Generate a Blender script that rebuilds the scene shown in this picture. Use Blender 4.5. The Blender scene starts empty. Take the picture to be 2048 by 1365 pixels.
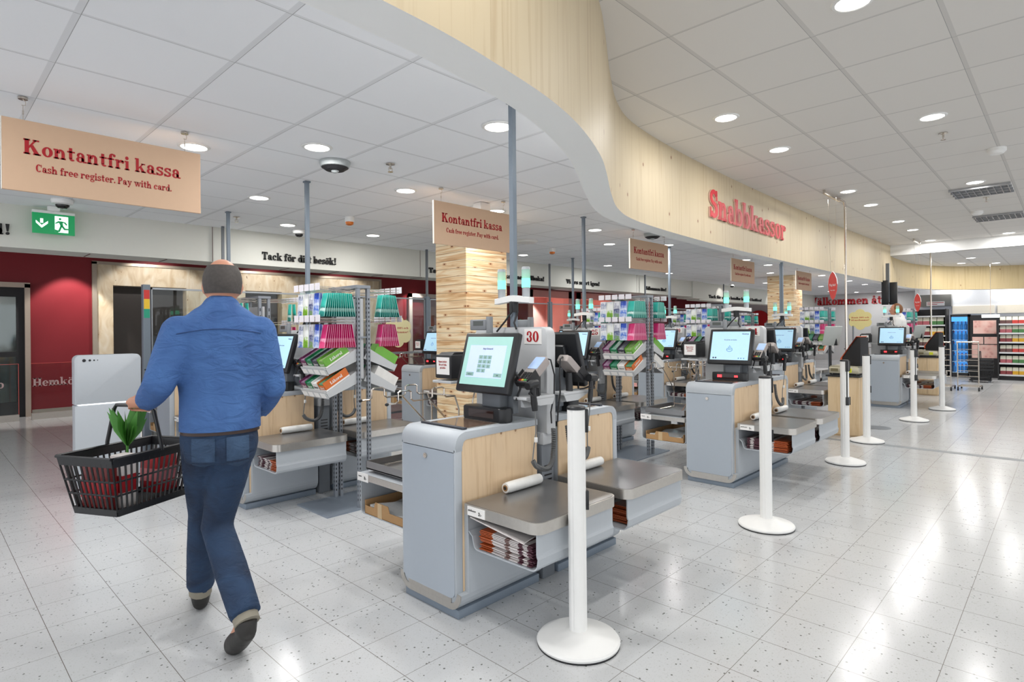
import bpy, bmesh, math, random
from mathutils import Vector, Matrix, noise
R = math.radians
random.seed(7)
SC = bpy.context.scene
COL = SC.collection
# ------------------------------------------------------------------ camera, world, exposure
cam = bpy.data.cameras.new('camera'); CAM = bpy.data.objects.new('camera', cam); COL.objects.link(CAM)
EYE, YAW, ROLL = 1.342, R(43.911), R(-0.5536)
_f = Vector((math.cos(YAW), math.sin(YAW), 0)); _r0 = Vector((math.sin(YAW), -math.cos(YAW), 0)); _u0 = Vector((0, 0, 1))
_r = math.cos(ROLL) * _r0 + math.sin(ROLL) * _u0; _u = -math.sin(ROLL) * _r0 + math.cos(ROLL) * _u0
CAM.matrix_world = Matrix(((_r.x, _u.x, -_f.x, 0), (_r.y, _u.y, -_f.y, 0), (_r.z, _u.z, -_f.z, EYE), (0, 0, 0, 1)))
cam.sensor_width = 36; cam.lens = 1162 * 36 / 2048; cam.shift_y = -(682.5 - 659.66) / 2048; cam.clip_start = .05
SC.camera = CAM
W = bpy.data.worlds.new('world'); SC.world = W; W.use_nodes = True
W.node_tree.nodes['Background'].inputs[0].default_value = (.93, .96, 1, 1)
W.node_tree.nodes['Background'].inputs[1].default_value = 1.8
vs = SC.view_settings; vs.view_transform = 'Standard'; vs.look = 'None'; vs.gamma = 1; vs.exposure = -.04
LAMP_W = 11.5          # watts of one downlight
# ------------------------------------------------------------------ materials
def S2L(c):
    if isinstance(c, str): c = [int(c[i:i + 2], 16) / 255 for i in (0, 2, 4)]
    return tuple(x / 12.92 if x <= .04045 else ((x + .055) / 1.055) ** 2.4 for x in c) + (1,)
class NT:
    def __init__(s, name):
        s.m = bpy.data.materials.new(name); s.m.use_nodes = True; s.t = s.m.node_tree; s.b = s.t.nodes['Principled BSDF']
    def n(s, typ, **kw):
        x = s.t.nodes.new('ShaderNode' + typ)
        for k, v in kw.items():
            if k in x.inputs: x.inputs[k].default_value = v
            else: setattr(x, k, v)
        return x
    def l(s, a, b): s.t.links.new(a, b)
    def math(s, op, a, b=None, c=None):
        x = s.n('Math', operation=op)
        for i, v in enumerate((a, b, c)):
            if v is None: continue
            if isinstance(v, (int, float)): x.inputs[i].default_value = v
            else: s.l(v, x.inputs[i])
        return x.outputs[0]
    def mix(s, fac, a, b):
        x = s.n('Mix', data_type='RGBA')
        for i, v in ((0, fac), (6, a), (7, b)):
            if isinstance(v, (int, float)): x.inputs[i].default_value = v
            elif isinstance(v, tuple): x.inputs[i].default_value = v
            else: s.l(v, x.inputs[i])
        return x.outputs[2]
    def coord(s, which='Object', scale=(1, 1, 1), loc=(0, 0, 0)):
        tc = s.n('TexCoord'); mp = s.n('Mapping'); s.l(tc.outputs[which], mp.inputs[0])
        mp.inputs['Scale'].default_value = scale; mp.inputs['Location'].default_value = loc
        return mp.outputs[0]
    def ramp(s, fac, stops):
        x = s.n('ValToRGB'); s.l(fac, x.inputs[0]); e = x.color_ramp.elements
        e[0].position, e[0].color = stops[0]; e[1].position, e[1].color = stops[-1]
        for p, c in stops[1:-1]:
            k = e.new(p); k.color = c
        return x.outputs[0]
    def bump(s, h, strength=.2, dist=.01):
        x = s.n('Bump'); x.inputs['Strength'].default_value = strength; x.inputs['Distance'].default_value = dist
        s.l(h, x.inputs['Height']); s.l(x.outputs[0], s.b.inputs['Normal'])
    def set(s, **kw):
        for k, v in kw.items(): s.b.inputs[k.replace('_', ' ')].default_value = v
        return s
MAT = {}
def pm(name, col, rough=.5, metal=0., emit=0., alpha=1., trans=0., var=.04, spec=None, scale=30, emitcol=None):
    """plain surface with a little procedural tone variation"""
    if name in MAT: return MAT[name]
    t = NT(name); c = S2L(col)
    t.set(Roughness=rough, Metallic=metal, Alpha=alpha)
    if spec is not None: t.b.inputs['Specular IOR Level'].default_value = spec
    if trans: t.b.inputs['Transmission Weight'].default_value = trans
    if emit:
        t.b.inputs['Emission Color'].default_value = S2L(emitcol) if emitcol else c; t.b.inputs['Emission Strength'].default_value = emit
    nz = t.n('TexNoise', Scale=scale, Detail=3.0); t.l(t.coord(), nz.inputs['Vector'])
    a = tuple(max(0, x * (1 - var)) for x in c[:3]) + (1,); b = tuple(min(1, x * (1 + var)) for x in c[:3]) + (1,)
    t.l(t.mix(nz.outputs[0], a, b), t.b.inputs['Base Color'])
    if alpha < 1: t.m.blend_method = 'BLEND' if hasattr(t.m, 'blend_method') else None
    MAT[name] = t.m
    return t.m
def floor_mat():
    t = NT('terrazzo'); co = t.coord('Object')
    vo = t.n('TexVoronoi', Scale=90.0); t.l(co, vo.inputs['Vector'])
    v2 = t.n('TexVoronoi', Scale=160.0); t.l(co, v2.inputs['Vector'])
    sep = t.n('SeparateColor'); t.l(vo.outputs['Color'], sep.inputs[0])
    sep2 = t.n('SeparateColor'); t.l(v2.outputs['Color'], sep2.inputs[0])
    chip = t.math('MULTIPLY', t.math('LESS_THAN', sep.outputs[0], .16), t.math('LESS_THAN', vo.outputs['Distance'], .30))
    dark = t.math('MULTIPLY', t.math('LESS_THAN', sep.outputs[1], .03), t.math('LESS_THAN', vo.outputs['Distance'], .42))
    fine = t.math('MULTIPLY', t.math('LESS_THAN', sep2.outputs[2], .25), t.math('LESS_THAN', v2.outputs['Distance'], .35))
    nz = t.n('TexNoise', Scale=1.3, Detail=4.0); t.l(co, nz.inputs['Vector'])
    c = t.mix(nz.outputs[0], S2L('c0c2c4'), S2L('cdcecf'))
    c = t.mix(fine, c, S2L('bcbebe')); c = t.mix(chip, c, S2L('b2b3b1')); c = t.mix(dark, c, S2L('6a6b66'))
    sx = t.n('SeparateXYZ'); t.l(co, sx.inputs[0])
    def line(o, off, w):
        q = t.math('MODULO', t.math('ADD', o, 30 - off), .3)
        return t.math('LESS_THAN', t.math('ABSOLUTE', t.math('SUBTRACT', q, .15)), 1.0), t.math('LESS_THAN', t.math('MINIMUM', q, t.math('SUBTRACT', .3, q)), w)
    g = t.math('MAXIMUM', line(sx.outputs[0], .128, .0014)[1], line(sx.outputs[1], .075, .0011)[1])
    # each tile a slightly different tone
    cb = t.n('Combine XYZ'.replace(' ', ''))
    t.l(t.math('FLOOR', t.math('DIVIDE', t.math('SUBTRACT', sx.outputs[0], .128), .3)), cb.inputs[0]); t.l(t.math('FLOOR', t.math('DIVIDE', t.math('SUBTRACT', sx.outputs[1], .075), .3)), cb.inputs[1])
    wn = t.n('TexWhiteNoise'); t.l(cb.outputs[0], wn.inputs['Vector'])
    c = t.mix(t.math('MULTIPLY', wn.outputs[0], .12), c, S2L('c0c2c2'))
    c = t.mix(g, c, S2L('77716c')); t.l(c, t.b.inputs['Base Color'])
    t.l(t.math('ADD', t.math('MULTIPLY', nz.outputs[0], .10), .13), t.b.inputs['Roughness'])
    t.b.inputs['Specular IOR Level'].default_value = .5
    return t.m
def ceil_mat(name, offx, offy, thickx, thicky, col):
    t = NT(name); co = t.coord('Object'); sx = t.n('SeparateXYZ'); t.l(co, sx.inputs[0])
    def q(o, off): return t.math('MODULO', t.math('ADD', o, 60 - off), .6)
    def bar(v, w): return t.math('LESS_THAN', t.math('MINIMUM', v, t.math('SUBTRACT', .6, v)), w)
    qx, qy = q(sx.outputs[0], offx), q(sx.outputs[1], offy)
    b = t.math('MAXIMUM', bar(qx, thickx), bar(qy, thicky))
    hx = t.math('LESS_THAN', t.math('ABSOLUTE', t.math('SUBTRACT', qx, thickx + .002)), .0016)
    hy = t.math('LESS_THAN', t.math('ABSOLUTE', t.math('SUBTRACT', qy, thicky + .002)), .0016)
    cb = t.n('CombineXYZ'); t.l(t.math('FLOOR', t.math('DIVIDE', t.math('SUBTRACT', sx.outputs[0], offx), .6)), cb.inputs[0]); t.l(t.math('FLOOR', t.math('DIVIDE', t.math('SUBTRACT', sx.outputs[1], offy), .6)), cb.inputs[1])
    wn = t.n('TexWhiteNoise'); t.l(cb.outputs[0], wn.inputs['Vector'])
    c0 = S2L(col); c = t.mix(wn.outputs[0], tuple(x * .975 for x in c0[:3]) + (1,), c0)
    c = t.mix(b, c, tuple(x * .84 for x in c0[:3]) + (1,))
    c = t.mix(t.math('MULTIPLY', t.math('MAXIMUM', hx, hy), .75), c, S2L('8f8f90'))
    t.l(c, t.b.inputs['Base Color']); t.set(Roughness=.9); t.b.inputs['Specular IOR Level'].default_value = .1
    nz = t.n('TexNoise', Scale=220.0, Detail=2.0); t.l(co, nz.inputs['Vector']); t.bump(nz.outputs[0], .08, .004)
    return t.m
def wood_mat(name, light, dark, knot, grain=(60, 60, 3), knots=(7, 7, 3.2), kn_r=.055, coord='Object', stave=None, rough=.5, kn_p=.25):
    """grain runs along the axis whose grain scale is small"""
    t = NT(name); co = t.coord(coord); mp = t.n('Mapping'); t.l(co, mp.inputs[0]); mp.inputs['Scale'].default_value = grain
    nz = t.n('TexNoise', Scale=1.0, Detail=5.0, Roughness=.6, Distortion=.6); t.l(mp.outputs[0], nz.inputs['Vector'])
    c = t.ramp(nz.outputs[0], [(.32, S2L(dark)), (.5, S2L(light)), (.75, S2L(light))])
    sx = t.n('SeparateXYZ'); t.l(co, sx.inputs[0])
    if stave:
        ax, wd, amt, tone = stave
        idx = t.math('FLOOR', t.math('DIVIDE', sx.outputs[ax], wd))
        wn = t.n('TexWhiteNoise'); wn.noise_dimensions = '1D'; t.l(idx, wn.inputs['W'])
        c = t.mix(t.math('MULTIPLY', wn.outputs[0], amt), c, S2L(tone))
    cv = t.n('CombineXYZ')
    if coord == 'UV': t.l(t.math('MULTIPLY', sx.outputs[0], knots[0]), cv.inputs[0]); t.l(t.math('MULTIPLY', sx.outputs[1], knots[1]), cv.inputs[1])
    else: t.l(t.math('MULTIPLY', t.math('ADD', sx.outputs[0], sx.outputs[1]), knots[0]), cv.inputs[0]); t.l(t.math('MULTIPLY', sx.outputs[2], knots[2]), cv.inputs[1])
    vo = t.n('TexVoronoi', Scale=1.0); vo.voronoi_dimensions = '2D'; t.l(cv.outputs[0], vo.inputs['Vector'])
    sc = t.n('SeparateColor'); t.l(vo.outputs['Color'], sc.inputs[0])
    has = t.math('LESS_THAN', sc.outputs[0], kn_p)
    k = t.math('MULTIPLY', has, t.math('LESS_THAN', vo.outputs['Distance'], kn_r))
    halo = t.math('MULTIPLY', has, t.math('LESS_THAN', vo.outputs['Distance'], kn_r * 2.2))
    c = t.mix(t.math('MULTIPLY', halo, .35), c, S2L(dark)); c = t.mix(t.math('MULTIPLY', k, .85), c, S2L(knot))
    t.l(c, t.b.inputs['Base Color']); t.set(Roughness=rough)
    MAT[name] = t.m
    return t.m
def plank_mat():
    t = NT('pillar_boards'); co = t.coord('Object'); sx = t.n('SeparateXYZ'); t.l(co, sx.inputs[0])
    bd = .0935; z = t.math('DIVIDE', sx.outputs[2], bd); idx = t.math('FLOOR', z); fr = t.math('FRACT', z)
    wn = t.n('TexWhiteNoise'); wn.noise_dimensions = '1D'; t.l(idx, wn.inputs['W'])
    add = t.n('VectorMath', operation='ADD'); t.l(co, add.inputs[0]); cb = t.n('CombineXYZ'); t.l(t.math('MULTIPLY', idx, 3.7), cb.inputs[0]); t.l(t.math('MULTIPLY', idx, 1.3), cb.inputs[1]); t.l(cb.outputs[0], add.inputs[1])
    mp = t.n('Mapping'); t.l(add.outputs[0], mp.inputs[0]); mp.inputs['Scale'].default_value = (1.6, 1.6, 26)
    nz = t.n('TexNoise', Scale=1.0, Detail=4.0, Distortion=.8); t.l(mp.outputs[0], nz.inputs['Vector'])
    c = t.ramp(nz.outputs[0], [(.34, S2L('c89a6a')), (.47, S2L('e2bf90')), (.56, S2L('efd9b4')), (.7, S2L('f4e4c6'))])
    c = t.mix(t.math('MULTIPLY', wn.outputs[0], .25), c, S2L('f2e2c4'))
    cv = t.n('CombineXYZ'); t.l(t.math('MULTIPLY', t.math('ADD', t.math('ADD', sx.outputs[0], sx.outputs[1]), t.math('MULTIPLY', idx, 1.37)), 5.0), cv.inputs[0]); t.l(t.math('MULTIPLY', sx.outputs[2], 10.7), cv.inputs[1])
    vo = t.n('TexVoronoi', Scale=1.0); vo.voronoi_dimensions = '2D'; t.l(cv.outputs[0], vo.inputs['Vector']); sc = t.n('SeparateColor'); t.l(vo.outputs['Color'], sc.inputs[0])
    has = t.math('LESS_THAN', sc.outputs[0], .42)
    c = t.mix(t.math('MULTIPLY', t.math('MULTIPLY', has, t.math('LESS_THAN', vo.outputs['Distance'], .2)), .4), c, S2L('c0814a'))
    c = t.mix(t.math('MULTIPLY', has, t.math('LESS_THAN', vo.outputs['Distance'], .085)), c, S2L('7e4722'))
    g = t.math('LESS_THAN', fr, .045); c = t.mix(t.math('MULTIPLY', g, .75), c, S2L('6b4a2c'))
    t.l(c, t.b.inputs['Base Color']); t.set(Roughness=.6)
    h = t.math('MINIMUM', t.math('MULTIPLY', fr, 12), 1.0); t.bump(h, .5, .004)
    return t.m
GREY = pm('grey_lacquer', 'b3b9bf', .42, var=.02)
GREYD = pm('dark_grey_metal', '70757b', .45, var=.03)
GREYL = pm('pale_grey_panel', 'c4c6c8', .35, var=.02)
BLUEG = pm('blue_grey_post', '76818c', .4, var=.02)
BLACK = pm('black_plastic', '1b1c1f', .38, var=.1)
SOFTB = pm('matte_black', '232326', .6, var=.1)
STEEL = pm('brushed_steel', 'c2beb8', .28, .85, var=.08, scale=60)
STEELT = pm('steel_worktop', '929293', .28, .75, var=.12, scale=9)
CHROME = pm('chrome', 'd0c8be', .18, 1.0)
WHITE = pm('white_paint', 'eeeeec', .5, var=.02)
WHITEP = pm('white_plastic', 'f0f0ee', .35, var=.02)
PAPER = pm('white_paper', 'f3f1ee', .7, var=.02)
RED = pm('sign_red', 'b3101d', .5, var=.03)
REDL = pm('letter_red', 'c81f2e', .45, var=.03)
INK = pm('black_ink', '1a1a1a', .6)
SIGNC = pm('tan_sign', 'dab798', .6, var=.02)
SIGNE = pm('cream_edge', 'efe6d8', .6)
CARD = pm('cardboard', 'b08a5e', .8, var=.08)
FILM = pm('plastic_film', 'e9e9e6', .25, var=.08, scale=40)
KRAFT = pm('kraft_core', '9a7349', .8)
PERF = pm('perforated_grey', '8c9198', .4, .3, var=.05)
TAG = pm('pale_price_tag', 'e8e4ea', .5)
PINE = wood_mat('pine_panel', 'e6caa6', 'd6b68f', '8a5f3c', (45, 45, 2.6), (9, 9, 6), .06, kn_p=.2)
def glassm(name, col, alpha, rough=.03):
    if name in MAT: return MAT[name]
    t = NT(name); tr = t.n('BsdfTransparent'); tr.inputs[0].default_value = S2L('f4f7f6'); gl = t.n('BsdfGlossy'); gl.inputs['Roughness'].default_value = rough
    gl.inputs['Color'].default_value = S2L(col); mx = t.n('MixShader'); ge = t.n('NewGeometry'); dt = t.n('VectorMath', operation='DOT_PRODUCT'); t.l(ge.outputs['Normal'], dt.inputs[0]); t.l(ge.outputs['Incoming'], dt.inputs[1])
    fr = t.math('POWER', t.math('SUBTRACT', 1.0, t.math('ABSOLUTE', dt.outputs['Value'])), 5.0)
    t.l(t.math('ADD', t.math('MULTIPLY', fr, .85), alpha), mx.inputs[0])
    t.l(tr.outputs[0], mx.inputs[1]); t.l(gl.outputs[0], mx.inputs[2]); t.l(mx.outputs[0], t.t.nodes['Material Output'].inputs[0])
    MAT[name] = t.m; return t.m
GLASS = glassm('clear_glass', 'ffffff', .02)
# ------------------------------------------------------------------ mesh builder
class MB:
    def __init__(s): s.bm = bmesh.new(); s.mi = 0
    def _fin(s, faces):
        for f in faces: f.material_index = s.mi
    def face(s, pts):
        f = s.bm.faces.new([s.bm.verts.new(p) for p in pts]); f.material_index = s.mi; return f
    def box(s, x0, x1, y0, y1, z0, z1, bev=0., seg=2):
        if x0 > x1: x0, x1 = x1, x0
        if y0 > y1: y0, y1 = y1, y0
        if z0 > z1: z0, z1 = z1, z0
        v = [s.bm.verts.new((x, y, z)) for x in (x0, x1) for y in (y0, y1) for z in (z0, z1)]
        fs = [s.bm.faces.new([v[i] for i in q]) for q in ((0, 1, 3, 2), (4, 6, 7, 5), (0, 4, 5, 1), (2, 3, 7, 6), (0, 2, 6, 4), (1, 5, 7, 3))]
        s._fin(fs)
        if bev:
            es = list({e for f in fs for e in f.edges})
            r = bmesh.ops.bevel(s.bm, geom=es, offset=bev, segments=seg, affect='EDGES', profile=.5); s._fin(r['faces'])
        return s
    def prism(s, pts, ax, lo, hi, bev=0.):
        """polygon in the two axes other than ax, extruded along ax (ax 0: pts are y,z; 1: x,z; 2: x,y)"""
        def P(p, h): q = list(p); q.insert(ax, h); return q
        a = [s.bm.verts.new(P(p, lo)) for p in pts]; b = [s.bm.verts.new(P(p, hi)) for p in pts]; n = len(pts)
        fs = [s.bm.faces.new(a[::-1]), s.bm.faces.new(b)] + [s.bm.faces.new((a[i], a[(i + 1) % n], b[(i + 1) % n], b[i])) for i in range(n)]
        s._fin(fs)
        if bev:
            es = list({e for f in fs[:2] for e in f.edges}); r = bmesh.ops.bevel(s.bm, geom=es, offset=bev, segments=2, affect='EDGES', profile=.5); s._fin(r['faces'])
        bmesh.ops.recalc_face_normals(s.bm, faces=[f for f in s.bm.faces if f.is_valid])
        return s
    def strip(s, path, th, ax, lo, hi):
        """open 2D path thickened by th (to its left) and extruded along ax"""
        n = len(path); off = []
        for i in range(n):
            a = Vector(path[max(i - 1, 0)]); b = Vector(path[min(i + 1, n - 1)]); d = (b - a).normalized(); off.append((path[i][0] - d.y * th, path[i][1] + d.x * th))
        for i in range(n - 1): s.prism([path[i], path[i + 1], off[i + 1], off[i]], ax, lo, hi)
        bmesh.ops.remove_doubles(s.bm, verts=s.bm.verts, dist=1e-5)
        return s
    def cyl(s, p, q, r, r2=None, n=16):
        p, q = Vector(p), Vector(q); d = (q - p).normalized(); r2 = r if r2 is None else r2
        a = d.orthogonal().normalized(); b = d.cross(a)
        A = [s.bm.verts.new(p + r * (a * math.cos(2 * math.pi * i / n) + b * math.sin(2 * math.pi * i / n))) for i in range(n)]
        B = [s.bm.verts.new(q + r2 * (a * math.cos(2 * math.pi * i / n) + b * math.sin(2 * math.pi * i / n))) for i in range(n)]
        fs = [s.bm.faces.new((A[i], A[(i + 1) % n], B[(i + 1) % n], B[i])) for i in range(n)] + [s.bm.faces.new(A[::-1]), s.bm.faces.new(B)]
        s._fin(fs); return s
    def tube(s, pts, r, n=8, radii=None, close=True, flat=1.0):
        pts = [Vector(p) for p in pts]; m = len(pts); rings = []; a = None
        for i in range(m):
            d = (pts[min(i + 1, m - 1)] - pts[max(i - 1, 0)]).normalized()
            if a is None: a = d.orthogonal().normalized()
            a = (a - d * a.dot(d)); a = a.normalized() if a.length > 1e-6 else d.orthogonal().normalized(); b = d.cross(a)
            rr = radii[i] if radii else r
            rings.append([s.bm.verts.new(pts[i] + rr * (a * math.cos(2 * math.pi * k / n) + flat * b * math.sin(2 * math.pi * k / n))) for k in range(n)])
        fs = []
        for i in range(m - 1):
            for k in range(n): fs.append(s.bm.faces.new((rings[i][k], rings[i][(k + 1) % n], rings[i + 1][(k + 1) % n], rings[i + 1][k])))
        if close: fs += [s.bm.faces.new(rings[0][::-1]), s.bm.faces.new(rings[-1])]
        s._fin(fs); return s
    def lathe(s, prof, c=(0, 0, 0), n=32, cap=True):
        rings = []
        for r, z in prof:
            rings.append([s.bm.verts.new((c[0] + max(r, 1e-4) * math.cos(2 * math.pi * k / n), c[1] + max(r, 1e-4) * math.sin(2 * math.pi * k / n), c[2] + z)) for k in range(n)])
        fs = []
        for i in range(len(prof) - 1):
            for k in range(n): fs.append(s.bm.faces.new((rings[i][k], rings[i][(k + 1) % n], rings[i + 1][(k + 1) % n], rings[i + 1][k])))
        if cap: fs += [s.bm.faces.new(rings[0][::-1]), s.bm.faces.new(rings[-1])]
        s._fin(fs); return s
    def ell(s, c, rx, ry, rz, u=16, v=10):
        r = bmesh.ops.create_uvsphere(s.bm, u_segments=u, v_segments=v, radius=1, matrix=Matrix.Translation(c) @ Matrix.Diagonal((rx, ry, rz, 1)))
        s._fin({f for x in r['verts'] for f in x.link_faces}); return s
    def loft(s, rings, cap=True):
        """rings: lists of equal-length point loops"""
        V = [[s.bm.verts.new(p) for p in r] for r in rings]; n = len(V[0]); fs = []
        for i in range(len(V) - 1):
            for k in range(n): fs.append(s.bm.faces.new((V[i][k], V[i][(k + 1) % n], V[i + 1][(k + 1) % n], V[i + 1][k])))
        if cap: fs += [s.bm.faces.new(V[0][::-1]), s.bm.faces.new(V[-1])]
        s._fin(fs); return s
    def xf(s, M): bmesh.ops.transform(s.bm, matrix=M, verts=s.bm.verts); return s
    def flat(s, o, u, v, polys, d=0.):
        """2D polygons (x,y) mapped to o+u*x+v*y, extruded by d along u x v"""
        o, u, v = Vector(o), Vector(u), Vector(v); n = u.cross(v).normalized() * d
        for p in polys:
            a = [s.bm.verts.new(o + u * x + v * y + n) for x, y in p]
            try: fs = [s.bm.faces.new(a)]
            except ValueError: continue
            if d:
                b = [s.bm.verts.new(o + u * x + v * y) for x, y in p]; k = len(p)
                fs += [s.bm.faces.new((b[i], b[(i + 1) % k], a[(i + 1) % k], a[i])) for i in range(k)]
            s._fin(fs)
        return s
    def obj(s, name, mats, parent=None, smooth=27):
        me = bpy.data.meshes.new(name)
        if smooth is not None: bmesh.ops.recalc_face_normals(s.bm, faces=s.bm.faces)
        s.bm.to_mesh(me); s.bm.free()
        for m in (mats if isinstance(mats, (list, tuple)) else [mats]): me.materials.append(m)
        if smooth:
            me.polygons.foreach_set('use_smooth', [True] * len(me.polygons)); me.set_sharp_from_angle(angle=R(smooth))
        o = bpy.data.objects.new(name, me); COL.objects.link(o)
        if parent is not None: o.parent = parent
        return o
def tag(o, label, cat, group=None):
    o['label'] = label; o['category'] = cat
    if group: o['group'] = group
    return o
def thing(name, label, cat, loc=(0, 0, 0), rz=0., group=None):
    o = bpy.data.objects.new(name, None); COL.objects.link(o); o.empty_display_size = .05
    o.location = loc; o.rotation_euler = (0, 0, rz); return tag(o, label, cat, group)
def dup(o, parent=None, top=True):
    c = o.copy(); COL.objects.link(c)
    if not top: c.parent = parent; c.matrix_parent_inverse = o.matrix_parent_inverse
    for ch in list(o.children): dup(ch, c, False)
    return c
def place(o, loc, rz=0., label=None, group=None):
    o.location = loc; o.rotation_euler = (0, 0, rz)
    if label: o['label'] = label
    if group: o['group'] = group
    return o
def struct(o): o['kind'] = 'structure'; return o
def arc(cx, cy, r, a0, a1, n=6, ry=None):
    ry = r if ry is None else ry
    return [(cx + r * math.cos(R(a0 + (a1 - a0) * i / n)), cy + ry * math.sin(R(a0 + (a1 - a0) * i / n))) for i in range(n + 1)]
def rrect(x0, y0, x1, y1, r, n=5):
    return arc(x1 - r, y1 - r, r, 0, 90, n) + arc(x0 + r, y1 - r, r, 90, 180, n) + arc(x0 + r, y0 + r, r, 180, 270, n) + arc(x1 - r, y0 + r, r, 270, 360, n)
# ------------------------------------------------------------------ slab-serif lettering
XH, ST, TH, OV = .66, .22, .1, .075
def _r(x0, y0, x1, y1): return [[(x0, y0), (x1, y0), (x1, y1), (x0, y1)]]
def _o(cx, cy, rx, ry, tx, ty, a0=0, a1=360, n=None):
    n = n or max(5, int(abs(a1 - a0) / 18)); out = []
    for i in range(n):
        p, q = R(a0 + (a1 - a0) * i / n), R(a0 + (a1 - a0) * (i + 1) / n)
        out.append([(cx + rx * math.cos(p), cy + ry * math.sin(p)), (cx + rx * math.cos(q), cy + ry * math.sin(q)), (cx + (rx - tx) * math.cos(q), cy + (ry - ty) * math.sin(q)), (cx + (rx - tx) * math.cos(p), cy + (ry - ty) * math.sin(p))])
    return out
def _q(*c): return [[(c[i], c[i + 1]) for i in range(0, len(c), 2)]]
def _d(cx, cy, r): return [arc(cx, cy, r, 0, 337.5, 15)]
def _s(x, y0, y1, b='f', t='l', w=ST):
    o = _r(x, y0, x + w, y1)
    if b == 'f': o += _r(x - OV, y0, x + w + OV, y0 + TH)
    if b == 'r': o += _r(x, y0, x + w + OV, y0 + TH)
    if t == 'f': o += _r(x - OV, y1 - TH, x + w + OV, y1)
    if t == 'l': o += _r(x - OV, y1 - TH, x, y1)
    return o
def _arch(xl, xr): return _o((xl + xr) / 2, XH - .28, (xr - xl) / 2, .29, ST, .12, 0, 180) + _s(xr - ST, 0, XH - .27, 'f', None)
def glyphs():
    G = {}
    X = XH
    G['n'] = (_s(.08, 0, X) + _arch(.2, .74), .88); G['m'] = (_s(.08, 0, X) + _arch(.2, .72) + _arch(.6, 1.14), 1.28); G['h'] = (_s(.08, 0, 1) + _arch(.2, .74), .88)
    G['u'] = (_s(.08, .24, X, None) + _o(.37, .27, .29, .28, ST, .12, 180, 360) + _s(.5, 0, X, 'r'), .86)
    O = _o(.38, X / 2, .35, X / 2 + .01, .23, .09)
    G['o'] = (O, .77); G['c'] = (_o(.38, X / 2, .35, X / 2 + .01, .23, .09, 50, 320) + _d(.57, .48, .1), .74)
    G['e'] = (_o(.38, X / 2, .35, X / 2 + .01, .23, .09, 0, 320) + _r(.2, .29, .7, .37), .76)
    A = _o(.34, X - .22, .27, .23, .2, .1, 0, 160) + _r(.41, .08, .61, X - .21) + _o(.31, .19, .27, .2, .2, .07) + _r(.5, 0, .74, .1) + _d(.17, .45, .09)
    G['a'] = (A, .76)
    G['ä'] = (A + _d(.2, .82, .09) + _d(.48, .82, .09), .76); G['å'] = (A + _o(.34, .84, .13, .13, .06, .06), .76); G['ö'] = (O + _d(.24, .82, .09) + _d(.52, .82, .09), .77)
    Sg = _o(.31, .49, .27, .18, .17, .11, 10, 270) + _o(.31, .19, .29, .2, .19, .12, -170, 90) + _r(.48, .44, .56, X) + _r(.04, 0, .12, .22)
    G['s'] = (Sg, .64)
    G['t'] = (_r(.14, .16, .36, .88) + _r(.02, X - .1, .54, X) + _o(.36, .2, .22, .21, .2, .11, 180, 320), .58)
    G['f'] = (_s(.12, 0, .78, 'f', None) + _r(0, X - .1, .5, X) + _o(.36, .78, .24, .23, .22, .1, 60, 180) + _d(.5, .88, .1), .56)
    G['r'] = (_s(.08, 0, X) + _o(.46, X - .24, .24, .25, .18, .14, 40, 170) + _d(.56, X - .13, .11), .68)
    G['i'] = (_s(.1, 0, X) + _d(.2, .86, .13), .44); G['l'] = (_s(.1, 0, 1), .44); G['j'] = (_s(.1, -.2, X, None) + _d(.2, .86, .13), .44)
    G['k'] = (_s(.08, 0, 1) + _q(.3, .24, .3, .36, .58, X, .72, X) + _q(.36, .34, .5, .44, .82, 0, .56, 0) + _r(.48, X - .09, .8, X) + _r(.48, 0, .86, .1), .88)
    B = _o(.44, X / 2, .34, X / 2 + .01, .22, .09)
    G['b'] = (_s(.08, 0, 1, None) + B, .82); G['p'] = (_s(.08, -.28, X) + B, .82)
    D = _o(.4, X / 2, .34, X / 2 + .01, .22, .09)
    G['d'] = (D + _s(.5, 0, 1, 'r'), .84); G['q'] = (D + _s(.5, -.28, X), .84)
    G['g'] = (_o(.36, .44, .3, .23, .19, .08) + _o(.38, -.1, .34, .19, .14, .1) + _r(.12, .06, .5, .17) + _r(.5, .56, .74, .66), .76)
    vv = _q(.06, X, .3, X, .48, 0, .36, 0) + _q(.48, 0, .36, 0, .6, X, .72, X) + _r(0, X - .09, .36, X) + _r(.5, X - .09, .8, X)
    G['v'] = (vv, .8); G['y'] = (vv + _q(.46, .06, .36, .1, .2, -.26, .32, -.26) + _d(.2, -.18, .1), .8)
    G['w'] = (vv + [[(x + .42, y) for x, y in p] for p in vv], 1.22); G['x'] = (_q(.04, 0, .2, 0, .7, X, .54, X) + _q(.06, X, .3, X, .74, 0, .5, 0), .78)
    G['z'] = (_r(.06, 0, .6, .12) + _r(.06, X - .12, .6, X) + _q(.06, .1, .3, .1, .6, X - .1, .36, X - .1), .66)
    G['K'] = (_s(.1, 0, 1, 'f', 'f', .27) + _q(.36, .38, .36, .55, .72, 1, .88, 1) + _q(.44, .52, .62, .66, 1.06, 0, .74, 0) + _r(.6, .9, 1.0, 1) + _r(.62, 0, 1.12, .1), 1.14)
    G['T'] = (_s(.32, 0, 1, 'f', None, .27) + _r(.02, .88, .89, 1) + _r(.02, .68, .12, 1) + _r(.79, .68, .89, 1), .93)
    G['V'] = (_q(.06, 1, .36, 1, .6, 0, .44, 0) + _q(.6, 0, .44, 0, .76, 1, .9, 1) + _r(-.02, .9, .46, 1) + _r(.64, .9, 1.02, 1), 1.02)
    CC = _o(.46, .5, .43, .51, .27, .1, 45, 318) + _r(.76, .62, .86, 1)
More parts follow.
